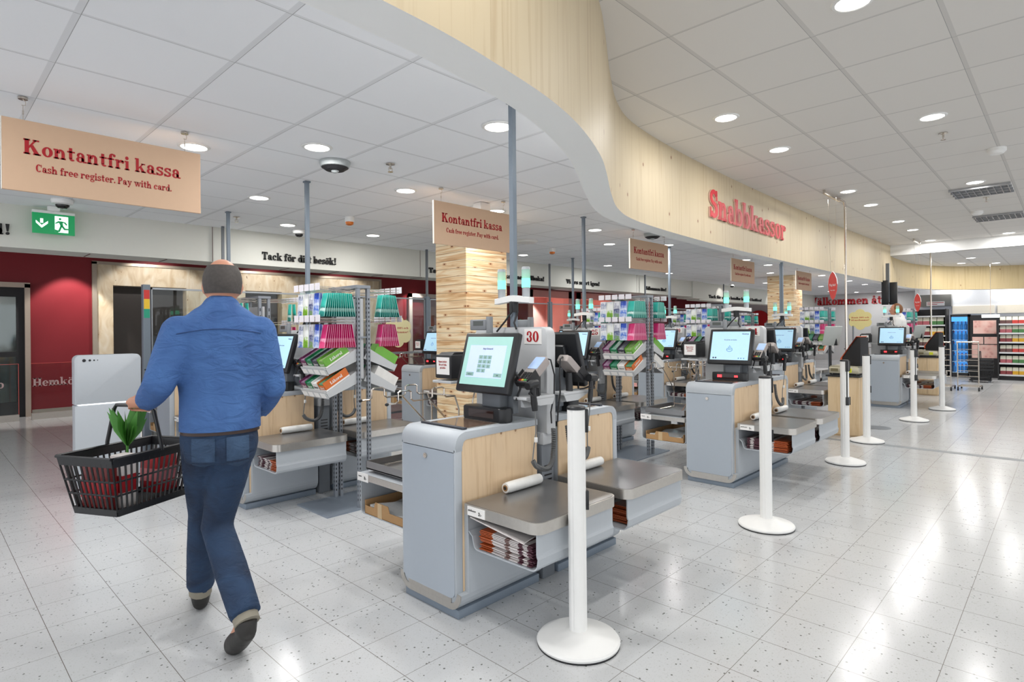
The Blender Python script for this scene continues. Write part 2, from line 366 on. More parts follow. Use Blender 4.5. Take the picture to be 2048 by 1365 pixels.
    G['C'] = (CC, .92); G['O'] = (_o(.48, .5, .45, .51, .27, .1), .98); G['Ö'] = (G['O'][0] + _d(.3, 1.14, .09) + _d(.62, 1.14, .09), .98)
    G['S'] = (_o(.4, .73, .34, .28, .2, .15, 20, 270) + _o(.4, .29, .36, .3, .22, .16, -160, 90) + _r(.62, .64, .72, 1) + _r(.06, 0, .16, .36), .82)
    G['P'] = (_s(.1, 0, 1, 'f', 'l', .27) + _o(.4, .72, .4, .28, .25, .1, -90, 90) + _r(.3, .9, .42, 1) + _r(.3, .44, .42, .54), .86)
    G['H'] = (_s(.1, 0, 1, 'f', 'f', .26) + _s(.66, 0, 1, 'f', 'f', .26) + _r(.3, .44, .7, .55), 1.04)
    G['L'] = (_s(.1, 0, 1, 'f', 'f', .27) + _r(.1, 0, .82, .11) + _r(.72, 0, .82, .34), .86)
    G['A'] = (_q(.04, 0, .18, 0, .5, 1, .38, 1) + _q(.34, 1, .58, 1, .94, 0, .64, 0) + _r(.2, .28, .7, .37) + _r(-.04, 0, .3, .09) + _r(.54, 0, 1.02, .09), 1.0)
    G['!'] = (_q(.1, 1, .34, 1, .27, .32, .17, .32) + _d(.22, .12, .125), .44); G['.'] = (_d(.15, .11, .115), .3); G['-'] = (_r(.04, .26, .4, .37), .44); G[':'] = (_d(.15, .11, .11) + _d(.15, .5, .11), .3); G[','] = G['.']
    G['0'] = (_o(.38, .5, .35, .51, .23, .09), .77)
    G['1'] = (_s(.2, 0, 1, 'f', 'l', .25), .66); G['3'] = (_o(.34, .73, .31, .28, .2, .1, -80, 160) + _o(.34, .27, .33, .28, .22, .1, -165, 85) + _d(.15, .72, .11) + _d(.14, .26, .11), .74)
    G['2'] = (_o(.36, .7, .33, .31, .22, .1, -20, 165) + _q(.05, .12, .3, .12, .69, .66, .5, .5) + _r(.05, 0, .72, .19) + _d(.16, .7, .12) + _r(.62, 0, .72, .3), .77)
    G['4'] = (_r(.4, 0, .63, 1) + _r(.02, .24, .76, .34) + _q(.02, .32, .14, .32, .48, 1, .4, 1) + _r(.3, 0, .74, .09), .79)
    G['5'] = (_r(.08, .86, .64, 1) + _r(.08, .5, .18, 1) + _o(.36, .31, .34, .32, .22, .1, -165, 130) + _d(.15, .26, .11), .76)
    G['6'] = (_o(.38, .32, .34, .33, .22, .09) + _o(.5, .48, .46, .53, .22, .09, 85, 190) + _d(.56, .84, .1), .77)
    G['7'] = (_r(.05, .84, .7, 1) + _q(.2, 0, .46, 0, .7, .88, .56, .88), .72); G['8'] = (_o(.38, .75, .3, .26, .19, .09) + _o(.38, .27, .34, .28, .22, .09), .77); G['9'] = ([[(.76 - x, 1 - y) for x, y in p] for p in G['6'][0]], .77)
    G['%'] = (_o(.2, .76, .18, .23, .1, .06) + _o(.68, .24, .18, .23, .1, .06) + _q(.16, 0, .26, 0, .72, 1, .62, 1), .9)
    G[' '] = ([], .36)
    return G
GL = glyphs()
def letters(mb, s, o, u, v, h, width=None, d=.0008, align='c', track=0.):
    """write s: cap height h, fitted to width; o is the baseline point (centre / left)"""
    adv = sum(GL.get(c, GL['o'])[1] + track for c in s) * h
    k = (width / adv) if width else 1.0; u = Vector(u).normalized(); v = Vector(v).normalized(); o = Vector(o)
    x = -adv * k / 2 if align == 'c' else 0.
    for c in s:
        g, a = GL.get(c, GL['o'])
        mb.flat(o + u * x, u * (h * k), v * h, g, d); x += (a + track) * h * k
    return mb
# ================================================================== THE ROOM
ZR, ZL, ZB = 3.057, 2.632, 2.25        # right ceiling, left ceiling, underside of the timber fascia
XE = 26.0                               # end wall
def catmull(p, k=8):
    out = []; q = [p[0]] + p + [p[-1]]
    for i in range(1, len(q) - 2):
        a, b, c, d = [Vector(x) for x in q[i - 1:i + 3]]
        for j in range(k):
            t = j / k; out.append(.5 * ((2 * b) + (c - a) * t + (2 * a - 5 * b + 4 * c - d) * t * t + (3 * b - a - 3 * c + d) * t ** 3))
    return [tuple(x) for x in out] + [tuple(p[-1])]
FAS = catmull([(-6, 1.5), (-3, 1.42), (-1, 1.36), (.2, 1.345), (1.0, 1.36), (1.42, 1.41), (1.78, 1.48), (2.12, 1.59), (2.51, 1.765), (2.82, 1.94), (3.28, 2.22), (3.72, 2.46), (4.15, 2.61), (4.8, 2.70), (5.8, 2.77), (7.2, 2.82), (10.5, 2.86), (14.6, 2.78)])
FAR = catmull([(14.6, 2.78), (15.6, 2.80), (17.0, 2.72), (18.2, 2.3), (19.0, 1.5), (19.6, .3), (19.9, -1.5), (20.0, -8)])
def normals(c):
    o = []
    for i in range(len(c)):
        a = Vector(c[max(i - 1, 0)]); b = Vector(c[min(i + 1, len(c) - 1)]); d = (b - a).normalized(); o.append(Vector((-d.y, d.x)))
    return o
def fascia(name, c, z0, z1, th, mat_in):
    m = MB(); nn = normals(c); inner = [(p[0] + n.x * th, p[1] + n.y * th) for p, n in zip(c, nn)]
    bm = m.bm; uv = bm.loops.layers.uv.new('uv'); L = 0
    F = [[bm.verts.new((*p, z)) for p in c] for z in (z0, z1)]; I = [[bm.verts.new((*p, z)) for p in inner] for z in (z0, z1)]
    for i in range(len(c) - 1):
        l2 = L + (Vector(c[i + 1]) - Vector(c[i])).length
        f = bm.faces.new((F[0][i], F[0][i + 1], F[1][i + 1], F[1][i])); f.material_index = 0
        for lp, q in zip(f.loops, ((L, z0), (l2, z0), (l2, z1), (L, z1))): lp[uv].uv = q
        for q in ((F[0][i + 1], F[0][i], I[0][i], I[0][i + 1]), (I[0][i + 1], I[0][i], I[1][i], I[1][i + 1]), (F[1][i], F[1][i + 1], I[1][i + 1], I[1][i])):
            g = bm.faces.new(q); g.material_index = 1
        L = l2
    return struct(m.obj(name, mat_in, smooth=30)), inner
FASW = wood_mat('fascia_timber', 'c6b698', 'b8a586', '7a4a34', (26, .9, 1), (3.2, 2.2, 1), .035, coord='UV', stave=(0, .16, .3, 'c8b899'), kn_p=.35)
FASF = wood_mat('far_fascia_timber', 'c8b489', 'b8a075', '7a4a34', (26, .9, 1), (3.2, 2.2, 1), .035, coord='UV', stave=(0, .16, .35, 'd6c29a'), kn_p=.3)
SOFW = pm('white_board', 'fbfbfa', .6, var=.01)
_, inn = fascia('trim_1', FAS, ZB, ZR + .02, .17, [FASW, SOFW])
_, inf = fascia('trim_2', FAR, ZB, 2.9, .17, [FASF, SOFW])
m = MB()
e = [p for p in FAS if -6 <= p[0] <= 15.0]; n2 = [p for p in FAR]
for i in range(len(FAS) - 1): m.face([(*inn[i], ZL + .002), (*inn[i + 1], ZL + .002), (inn[i + 1][0], 8.0, ZL + .002), (inn[i][0], 8.0, ZL + .002)][::-1])
for i in range(len(FAR) - 1):
    if inf[i + 1][0] > inf[i][0]: m.face([(*inf[i], ZL + .002), (*inf[i + 1], ZL + .002), (inf[i + 1][0], 12.4, ZL + .002), (inf[i][0], 12.4, ZL + .002)][::-1])
m.face([(inf[-1][0], -8, ZL + .002), (inf[-1][0], 12.4, ZL + .002), (XE, 12.4, ZL + .002), (XE, -8, ZL + .002)])
struct(m.obj('ceiling', ceil_mat('ceiling_tile_left', .479, .467, .012, .007, 'fafbfe'), smooth=None))
m = MB(); m.face([(-6, -8, ZR), (-6, 4.2, ZR), (14.62, 4.2, ZR), (14.62, -8, ZR)]); struct(m.obj('ceiling', ceil_mat('ceiling_tile_right', .112, .487, .007, .012, 'e6e3df'), smooth=None))
m = MB(); m.face([(14.6, -8, 2.84), (14.6, 3.2, 2.84), (20.4, 3.2, 2.84), (20.4, -8, 2.84)]); struct(m.obj('ceiling', ceil_mat('ceiling_tile_far', .112, .487, .007, .012, 'e4e4e4'), smooth=None))
m = MB(); m.box(14.58, 14.66, -8, 2.79, 2.84, ZR + .02); struct(m.obj('trim_3', WHITE))
m = MB(); m.face([(-6, -8, 0), (XE, -8, 0), (XE, 13.9, 0), (-6, 13.9, 0)]); struct(m.obj('floor', floor_mat(), smooth=None))
m = MB(); m.box(7.56, 7.68, -6, 2.35, -.02, .0015); struct(m.obj('trim_4', pm('grey_joint', '8d9296', .4)))
# entrance hall beyond the white lintel
LINT = pm('warm_white_wall', 'dcdcd4', .7, var=.015)
m = MB(); m.box(-6, 15.6, 7.55, 8.0, 2.205, ZL + .3); m.box(15.6, XE, 7.62, 8.0, 2.13, ZL + .3); m.box(15.0, 15.62, 7.5, 8.0, 2.16, ZL + .3)
struct(m.obj('wall_lintel', LINT, smooth=None))
m = MB()
for x in (.62, 1.36, 2.1, 2.84, 3.58, 4.32, 5.06, 5.8, 6.54): m.box(x, x + .008, 7.62, 7.93, 2.2, 2.2055)
for x in (2.58, 5.72, 8.94, 12.2): m.box(x, x + .006, 7.548, 7.551, 2.21, ZL)
struct(m.obj('trim_5', pm('shadow_gap', '6a4a48', .8), smooth=None))
HALLC = pm('hall_ceiling_paint', 'cfcfcd', .8)
m = MB(); m.face([(-6, 7.9, 2.92), (-6, 13.9, 2.92), (XE, 13.9, 2.92), (XE, 7.9, 2.92)]); struct(m.obj('ceiling', HALLC, smooth=None))
REDW = pm('dark_red_wall', '851a25', .55, var=.03, scale=4)
TRAV = NT('travertine'); co = TRAV.coord('Object', (3, 3, 1.2)); n1 = TRAV.n('TexNoise', Scale=2.2, Detail=5.0, Distortion=1.2); TRAV.l(co, n1.inputs['Vector'])
n2_ = TRAV.n('TexNoise', Scale=18.0, Detail=2.0); TRAV.l(TRAV.coord('Object', (1, 1, .35)), n2_.inputs['Vector'])
cc = TRAV.ramp(n1.outputs[0], [(.3, S2L('cdb592')), (.5, S2L('e2d2b6')), (.7, S2L('ece1cd'))]); cc = TRAV.mix(TRAV.math('LESS_THAN', n2_.outputs[0], .28), cc, S2L('9c7f5e')); TRAV.l(cc, TRAV.b.inputs['Base Color']); TRAV.set(Roughness=.55)
YR = 12.3
m = MB()
for a, b, c, d in ((-6, .32, 0, 2.92), (1.38, 2.29, 0, 2.92), (.32, 1.38, 2.16, 2.92), (2.29, 8.05, 2.56, 2.92), (8.05, 13.5, 0, 2.92), (13.5, XE, 2.6, 2.92), (15.75, 16.0, 0, 2.6), (18.3, 18.7, 0, 2.6), (21, XE, 0, 2.6)):
    m.box(a, b, YR, YR + .25, c, d)
struct(m.obj('wall_red', REDW, smooth=None))
m = MB(); m.box(2.29, 8.05, YR - .02, YR + .2, 2.2, 2.56); m.box(2.29, 2.53, YR - .02, YR + .2, 0, 2.2); m.box(3.72, 4.83, YR - .02, YR + .2, 0, 2.2); m.box(5.6, 6.1, YR - .02, YR + .2, 0, 2.2); m.box(7.7, 8.05, YR - .02, YR + .2, 0, 2.2)
struct(m.obj('trim_6', TRAV.m, smooth=None))
m = MB(); m.box(2.22, 2.29, YR - .05, YR + .02, 0, 2.6); m.box(2.22, 8.1, YR - .05, YR + .02, 2.56, 2.61); m.box(8.05, 8.1, YR - .05, YR + .02, 0, 2.56); struct(m.obj('trim_7', pm('steel_trim', 'b7ab9c', .35, .6), smooth=None))
DARKV = pm('dark_lift_door', '3a3533', .4, .2)
m = MB(); m.box(2.53, 3.72, YR + .2, YR + .25, 0, 2.2); m.box(4.83, 5.6, YR + .2, YR + .25, 0, 2.2); m.box(6.1, 7.7, YR + .2, YR + .25, 0, 2.2)
for x in (3.1, 5.2, 6.9): m.box(x, x + .02, YR + .185, YR + .2, 0, 2.2)
struct(m.obj('wall_hall_recess', DARKV, smooth=None))
# door at the left edge
d = bpy.data.objects.new('door_1', None); COL.objects.link(d); d.location = (.85, YR, 0); struct(d)
m = MB(); m.box(-.53, -.46, -.08, .1, 0, 2.16); m.box(.46, .53, -.08, .1, 0, 2.16); m.box(-.53, .53, -.08, .1, 2.1, 2.18); m.obj('door_frame', pm('worn_steel', 'b9aa9c', .4, .6), d)
m = MB(); m.box(-.46, -.38, -.02, .03, 0, 2.1); m.box(.36, .46, -.02, .03, 0, 2.1); m.box(-.38, .36, -.02, .03, 1.95, 2.1); m.box(-.38, .36, -.02, .03, 0, .25); m.box(-.38, .36, -.02, .03, .98, 1.06); m.obj('door_leaf', SOFTB, d)
m = MB(); m.box(-.38, .36, 0, .012, .25, 1.95); m.obj('door_pane', glassm('dark_glass', 'cfd6d4', .12, .05), d)
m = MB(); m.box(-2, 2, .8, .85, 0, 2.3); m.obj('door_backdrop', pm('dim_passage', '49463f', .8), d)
# pale framed glass door in the red wall, and the lit pink niches further along
d = bpy.data.objects.new('door_2', None); COL.objects.link(d); d.location = (9.5, YR - .06, 0); struct(d)
m = MB(); m.box(-.6, -.5, -.03, .03, 0, 2.3); m.box(.7, .8, -.03, .03, 0, 2.3); m.box(-.6, .8, -.03, .03, 2.2, 2.3); m.obj('door_frame', pm('pale_frame', 'd9cfc6', .5), d)
m = MB(); m.box(-.5, .7, -.01, .01, .05, 2.2); m.obj('door_pane', glassm('tint_glass', 'e8e8e8', .06, .05), d)
PINKF = pm('pink_frame', 'e3aaa2', .6); PINKB = pm('pink_backwall', 'ecb8b0', .6)
for i, (a, b) in enumerate(((13.5, 15.75), (16.0, 18.3), (18.7, 21.0))):
    w = bpy.data.objects.new('window_%d' % (i + 1), None); COL.objects.link(w); w.location = ((a + b) / 2, YR, 0); struct(w); h = (b - a) / 2
    m = MB(); m.box(-h, -h + .22, -.03, .2, 0, 2.6); m.box(h - .22, h, -.03, .2, 0, 2.6); m.box(-h, h, -.03, .2, 2.38, 2.6); m.obj('window_frame', PINKF, w)
    m = MB(); m.box(-h, h, 1.2, 1.25, 0, 2.6); m.box(-h - .02, -h, .2, 1.25, 0, 2.6); m.box(h, h + .02, .2, 1.25, 0, 2.6); m.box(-h, h, .2, 1.25, 2.6, 2.63); m.obj('niche', PINKB, w)
m = MB(); m.box(XE, XE + .1, -8, 13.9, 0, ZL + .4); struct(m.obj('wall_end', pm('pale_grey_wall', 'd3d4d5', .7, var=.01), smooth=None))
m = MB(); m.box(-6, XE, 13.8, 13.9, 0, 3.0); struct(m.obj('wall_back', pm('hall_wall', '8a8480', .8), smooth=None))
m = MB(); m.box(-6, .3, YR - .012, YR, 0, .1); m.box(1.4, 2.22, YR - .012, YR, 0, .1); m.box(8.1, 13.5, YR - .012, YR, 0, .1); struct(m.obj('baseboard_red', pm('steel_skirting', 'b7aea4', .35, .5), smooth=None))
# two boarded pillars
PL = plank_mat()
for i, (x0, x1, y0, y1) in enumerate(((4.40, 5.06, 4.95, 5.50), (15.2, 15.85, 4.95, 5.58))):
    m = MB(); m.box(x0, x1, y0, y1, 0, ZL + .01, .004, 1); o = m.obj('wall_pillar' if i == 0 else 'wall_pillar_far', PL, smooth=None); struct(o)
# ------------------------------------------------------------------ ceiling lights
LENS = NT('lamp_lens'); LENS.set(Roughness=.4); LENS.b.inputs['Base Color'].default_value = (1, 1, 1, 1); LENS.b.inputs['Emission Color'].default_value = (1, .99, .97, 1); LENS.b.inputs['Emission Strength'].default_value = 9.0
m = MB(); m.lathe([(.083, -.008), (.098, -.006), (.104, 0.), (.098, .002), (.083, .03)], n=32, cap=False); rim0 = m.obj('rim', WHITEP)
m = MB(); m.lathe([(.001, -.006), (.05, -.0065), (.082, -.004), (.082, .02)], n=32); lens0 = m.obj('lens', LENS.m)
al = bpy.data.lights.new('downlight_lamp', 'AREA'); al.shape = 'DISK'; al.size = .15; al.energy = LAMP_W; al.color = (1, .985, .96)
LEFT = [(1.38, 4.37), (1.99, 3.79), (2.60, 2.61), (1.41, 2.06), (3.18, 4.40), (2.34, 5.60), (4.43, 4.48), (6.21, 4.46), (7.40, 5.05), (3.18, 6.80), (4.35, 6.77), (7.37, 6.81), (8.16, 4.49), (11.09, 4.47), (12.34, 4.51), (14.2, 5.14), (17.3, 6.39), (15.93, 4.51), (18.47, 4.52), (20.42, 4.57), (20.25, 5.76), (23.39, 6.35), (24.81, 5.83), (25.15, 5.17), (-.4, 3.8), (-.4, 5.6), (-1.8, 2.6), (9.9, 6.8), (12.4, 6.8)]
RIGHT = [(4.64, 2.02), (5.84, 2.02), (5.84, .81), (3.47, .82), (8.28, 2.03), (9.44, 2.03), (8.88, .82), (11.26, 2.03), (12.45, 2.03), (14.25, 2.03), (14.23, .83), (1.1, .82), (-1.3, .82), (1.1, -1.6), (3.47, -1.6), (5.84, -1.6), (8.3, -1.6), (11.3, -1.6), (-1.3, -1.6), (13.8, -1.6)]
SHOP = [(16.4, 1.6), (18.0, .4), (16.4, -.6), (17.6, 1.9), (18.2, 1.3), (17.4, .4), (15.4, .5)]  # added lamps, put in to brighten the dim shop
def downlight(x, y, z, side, i):
    n = len([1 for q in (LEFT if side == 'left' else RIGHT)])
    t = thing('downlight', '', 'ceiling light', (x, y, z), 0, 'round recessed downlights')
    for p in (rim0, lens0):
        c = p.copy() if i else p
        if i: COL.objects.link(c)
        c.parent = t
    lo = bpy.data.objects.new('downlight_lamp', al); COL.objects.link(lo); lo.location = (0, 0, -.012); lo.parent = t
    return t
near_lbl = {0: 'round white downlight just right of the large tan hanging sign', 1: 'round white downlight above the near perforated rack, beside the fisheye camera', 2: 'round white downlight beside the top of the nearest signal pole', 3: 'round downlight half hidden by the near end of the timber fascia', 4: 'round downlight left of the tan sign on the boarded pillar', 5: 'round downlight peeping out below the large tan hanging sign', 6: 'round downlight behind the sprinkler box above the second tan sign', 8: 'round downlight past the second signal pole, lower of the pair', 7: 'round downlight past the second signal pole, upper of the pair', 9: 'round downlight by the dome camera in front of the white lintel', 10: 'round downlight near the orange ceiling sounder by the white lintel'}
rlbl = {0: 'round white downlight nearest the curve of the timber fascia', 1: 'second round downlight along the timber fascia', 2: 'round gimbal downlight in front of the sprinkler on the right ceiling', 3: 'round gimbal downlight cut by the top of the photo', 4: 'round downlight beside the ceiling rail above the metal pole', 5: 'round downlight next past the ceiling rail of the metal pole', 6: 'round gimbal downlight in front of the nearer louvred light', 7: 'fourth round downlight along the far fascia', 8: 'fifth round downlight along the far fascia', 9: 'round downlight closest to the white bulkhead beside the fascia', 10: 'round downlight close to the white bulkhead at the right edge of the photo'}
for i, (x, y) in enumerate(LEFT):
    t = downlight(x, y, ZL, 'left', i)
    t['label'] = near_lbl.get(i, 'small round downlight far back in the low ceiling over the checkouts')
for i, (x, y) in enumerate(RIGHT):
    t = downlight(x, y, ZR, 'right', 1)
    t['label'] = rlbl.get(i, 'round downlight in the high right ceiling outside the photo')
for x, y in SHOP:
    t = downlight(x, y, 2.84, 'right', 1); t['label'] = 'added round downlight brightening the shop below the low ceiling behind the white bulkhead'
for x, y in ((20.2, 2.4), (20.2, 1.2), (20.2, 0)):  # unseen row of lamps added to lift the shop wall
    t = downlight(x, y, ZL, 'right', 1); t['label'] = 'added round downlight hidden behind the far fascia, brightening the shop wall'
# spots washing the red wall and the pink niches
def spot(x, y, z, tx, ty, tz, w, size=70, blend=.3):
    l = bpy.data.lights.new('wall_spot', 'SPOT'); l.energy = w; l.spot_size = R(size); l.spot_blend = blend; l.shadow_soft_size = .04; l.color = (1, .95, .9)
    o = bpy.data.objects.new('wall_spot', l); COL.objects.link(o); o.location = (x, y, z); o.rotation_euler = (Vector((tx, ty, tz)) - Vector((x, y, z))).to_track_quat('-Z', 'Y').to_euler()
for x in (-1.2, 1.9, 9.0, 11.4): spot(x, 11.75, 2.85, x, 12.15, .6, 150)
for x in (3.2, 5.2, 7.0): spot(x, 11.2, 2.85, x, 12.2, 1.6, 60, 90)
for x in (14.6, 17.1, 19.9): spot(x, 12.75, 2.5, x, 13.5, 1.3, 210, 95)
for x in (17, 21): spot(x, 7.2, 2.6, x, 7.7, 2.1, 10, 80)
# louvred fluorescent fittings
for i, (x0, x1, lb) in enumerate(((9.15, 9.72, 'nearer square louvred ceiling light on the right ceiling'), (11.62, 12.15, 'farther square louvred ceiling light on the right ceiling'))):
    t = thing('louvre_light', lb, 'ceiling light', ((x0 + x1) / 2, .81, ZR)); h = (x1 - x0) / 2
    m = MB(); m.box(-h, h, -.3, .3, -.004, 0); m.obj('back_plate', pm('white_reflector', 'f4f4f4', .35), t)
    m = MB()
    for k in range(9): y = -.27 + k * .0675; m.box(-h, h, y - .004, y + .004, -.03, -.004)
    for k in (-h, -h / 3, h / 3, h): m.box(k - .006, k + .006, -.3, .3, -.032, -.004)
    m.obj('louvre', pm('louvre_metal', 'a3a4a6', .3, .6), t)
# ------------------------------------------------------------------ small ceiling fittings
def sprinkler(x, y, z, lb):
    t = thing('sprinkler', lb, 'sprinkler', (x, y, z)); m = MB(); m.lathe([(.035, 0), (.035, -.006), (.012, -.012)], n=16); m.obj('escutcheon', CHROME, t)
    m = MB(); m.cyl((0, 0, -.01), (0, 0, -.04), .008, n=8); m.tube([(-.014, 0, -.03), (-.016, 0, -.05), (0, 0, -.062)], .003, 6); m.tube([(.014, 0, -.03), (.016, 0, -.05), (0, 0, -.062)], .003, 6); m.cyl((0, 0, -.06), (0, 0, -.064), .02, n=12); m.obj('head', CHROME, t)
sprinkler(2.59, 3.78, ZL, 'chrome sprinkler head above the near checkouts, right of the fisheye camera'); sprinkler(2.55, 6.71, ZL, 'chrome sprinkler head in front of the white lintel'); sprinkler(6.40, .81, ZR, 'chrome sprinkler head by the gimbal downlight on the right ceiling'); sprinkler(10.04, .81, ZR, 'chrome sprinkler head between the two louvred lights')
def dome(x, y, z, lb, s=1., white=True):
    t = thing('dome_camera', lb, 'security camera', (x, y, z)); a = WHITEP if white else GREY
    m = MB(); m.lathe([(.075 * s, 0), (.08 * s, -.015), (.072 * s, -.045), (.05 * s, -.055)], n=24); m.obj('housing', a, t)
    m = MB(); m.lathe([(.05 * s, -.05), (.047 * s, -.07), (.03 * s, -.088), (.001, -.095)], n=20); m.obj('dome', pm('black_dome', '151515', .12), t)
dome(1.03, 6.95, ZL, 'white dome camera with black bubble above the green exit sign', 1.15); dome(3.44, 7.04, ZL, 'white dome camera with black bubble behind the signal pole of kiosk 31'); dome(17.08, 7.3, ZL, 'far dome camera near the back white wall', 1.2)
def fish(x, y, lb):
    t = thing('fisheye_camera', lb, 'security camera', (x, y, ZL)); m = MB(); m.lathe([(.115, 0), (.115, -.012), (.105, -.04), (.085, -.05)], n=28); m.obj('housing', pm('camera_grey', 'aeb4b4', .4), t)
    m = MB(); m.lathe([(.095, -.03), (.1, -.045), (.07, -.065), (.03, -.068)], n=24); m.obj('lens_ring', SOFTB, t); m = MB(); m.ell((0, 0, -.066), .03, .03, .02); m.obj('lens', pm('clear_dome', 'c9cfd0', .1, .3), t)
fish(2.26, 4.03, 'grey round fisheye camera under the ceiling above the near rack'); fish(7.05, 4.11, 'grey fisheye camera above the third tan sign')
def sounder(x, y, lb):
    t = thing('alarm_sounder', lb, 'alarm', (x, y, ZL)); m = MB(); m.lathe([(.05, 0), (.052, -.05), (.045, -.06)], n=20); m.obj('base', WHITEP, t); m = MB(); m.lathe([(.046, -.058), (.042, -.085), (.02, -.095)], n=20); m.obj('beacon', pm('orange_beacon', 'd9741c', .35), t)
sounder(3.46, 5.86, 'orange and white alarm sounder on the ceiling left of the boarded pillar'); sounder(7.12, 5.95, 'orange and white alarm sounder on the ceiling right of the boarded pillar')
t = thing('ceiling_vent', 'round white ceiling vent behind the second tan sign', 'vent', (6.24, 5.70, ZL)); m = MB(); m.lathe([(.17, 0), (.17, -.01), (.14, -.03), (.001, -.032)], n=32); m.obj('plate', WHITEP, t)
t = thing('access_point', 'small white box fitting on the ceiling above the second tan sign', 'fitting', (4.06, 4.32, ZL)); m = MB(); m.box(-.07, .07, -.06, .06, -.10, 0, .012); m.obj('housing', WHITEP, t)
for x, y, lb in ((7.34, .51, 'white round smoke detector on the right ceiling nearest the camera'), (11.18, 1.01, 'white round detector beside the farther louvred light')):
    t = thing('smoke_detector', lb, 'detector', (x, y, ZR)); m = MB(); m.lathe([(.075, 0), (.075, -.03), (.05, -.055), (.001, -.06)], n=24); m.obj('housing', WHITEP, t)
# ------------------------------------------------------------------ lettering on the lintel
def wall_words(s, x0, x1, z, h, lb, o=None, u=(1, 0, 0), mat=INK, d=.02):
    u = Vector(u); o = Vector(o or (x0, 7.55, z)); adv = sum(GL.get(c, GL['o'])[1] for c in s); k = (x1 - x0) / adv; x = 0
    t = thing('wall_lettering', lb, 'lettering', o)
    for w in s.split(' '):
        a = sum(GL.get(c, GL['o'])[1] for c in w) * k; m = MB(); letters(m, w, u * x, u, (0, 0, 1), h, a, d, 'l'); m.obj('word', mat, t, smooth=None); x += a + GL[' '][1] * k
wall_words('Ha det bra, kom igen snart och glad!', -2.2, .71, 2.325, .105, 'black letters ending in d! on the white lintel at the left edge')
wall_words('Tack för ditt besök!', 3.18, 4.235, 2.285, .098, 'black words Tack för ditt besök! on the white lintel')
wall_words('Tack och hej!', 5.89, 6.75, 2.285, .085, 'black words on the white lintel half hidden by the boarded pillar')
wall_words('Välkommen tillbaka!', 7.45, 8.77, 2.295, .09, 'black words Välkommen tillbaka! on the white lintel right of the pillar')
wall_words('Vi ses snart igen!', 9.47, 10.65, 2.29, .09, 'black words Vi ses on the white lintel behind the signal pole of kiosk 25')
wall_words('Välkommen åter!', 12.57, 13.6, 2.29, .09, 'black words Välkommen åter! on the white lintel above the second rack')
wall_words('Tack för att du handlar hos oss i butiken!', 16.2, 20.2, 2.21, .095, 'long line of small black words on the far white lintel', (16.2, 7.62, 2.21))
wall_words('Välkommen åter!', 0, 3.05, 0, .32, 'big red words Välkommen åter! on the far end wall', (XE, 7.8, 2.215), (0, -1, 0), RED, .05)
# letters on the fascia: Snabbkassor, following the timber
m = MB(); word = 'Snabbkassor'; h = .30; za = 2.525
x0, x1 = 5.90, 8.38; adv = sum(GL[c][1] for c in word); k = (x1 - x0) / adv; x = x0
def fy(x):
    for a, b in zip(FAS, FAS[1:]):
        if a[0] <= x <= b[0]: return a[1] + (b[1] - a[1]) * (x - a[0]) / (b[0] - a[0]), (b[1] - a[1]) / (b[0] - a[0])
    return 2.8, 0
edge = MB()
for c in word:
    g, a = GL[c]; w = a * k; y, sl = fy(x + w / 2); u = Vector((1, sl, 0)).normalized()
    o = Vector((x, y - sl * w / 2 - .004, za)); m.flat(o + Vector((0, -.016, 0)), u * k, (0, 0, h), g, .004); edge.flat(o, u * k, (0, 0, h), g, .016); x += w
t = thing('fascia_lettering', 'large red word Snabbkassor standing off the timber fascia', 'lettering', (0, 0, 0))
m.obj('letter_face', REDL, t, smooth=None); edge.obj('letter_side', pm('pale_pink_edge', 'e8b9ae', .5), t, smooth=None)
# ------------------------------------------------------------------ hanging signs
def hang_sign(x0, lb):
    t = thing('hanging_sign', lb, 'sign', (x0 + .49, 4.10, 2.12))
    m = MB(); m.box(-.49, .49, -.009, .009, 0, .388, .002, 1); m.obj('board', SIGNC, t)
    m = MB(); m.box(-.4925, -.49, -.009, .009, 0, .388); m.obj('board_edge', SIGNE, t)
    m = MB(); letters(m, 'Kontantfri kassa', (-.015, -.0095, .205), (1, 0, 0), (0, 0, 1), .083, .775); m.obj('headline', RED, t, smooth=None)
    m = MB(); letters(m, 'Cash free register. Pay with card.', (-.015, -.0095, .115), (1, 0, 0), (0, 0, 1), .042, .67); m.obj('small_print', RED, t, smooth=None)
    for s in (-.40, .40):
        m = MB(); m.cyl((s, 0, .5), (s, 0, .512), .022, n=12); m.tube([(s, 0, .5), (s + .012, 0, .488), (s + .01, 0, .47), (s - .006, 0, .468)], .002, 6); m.tube([(s, 0, .47), (s, 0, .385)], .0016, 6); m.cyl((s, 0, .42), (s, 0, .44), .004, n=6); m.obj('hanger', CHROME, t)
hang_sign(.35, 'large tan Kontantfri kassa sign hanging at the upper left of the photo'); hang_sign(3.26, 'tan Kontantfri kassa sign hanging in front of the boarded pillar'); hang_sign(6.46, 'third tan Kontantfri kassa sign, hanging below a fisheye camera'); hang_sign(9.56, 'fourth tan Kontantfri kassa sign, left of the far boarded pillar'); hang_sign(12.74, 'farthest tan Kontantfri kassa sign, right of the far boarded pillar')
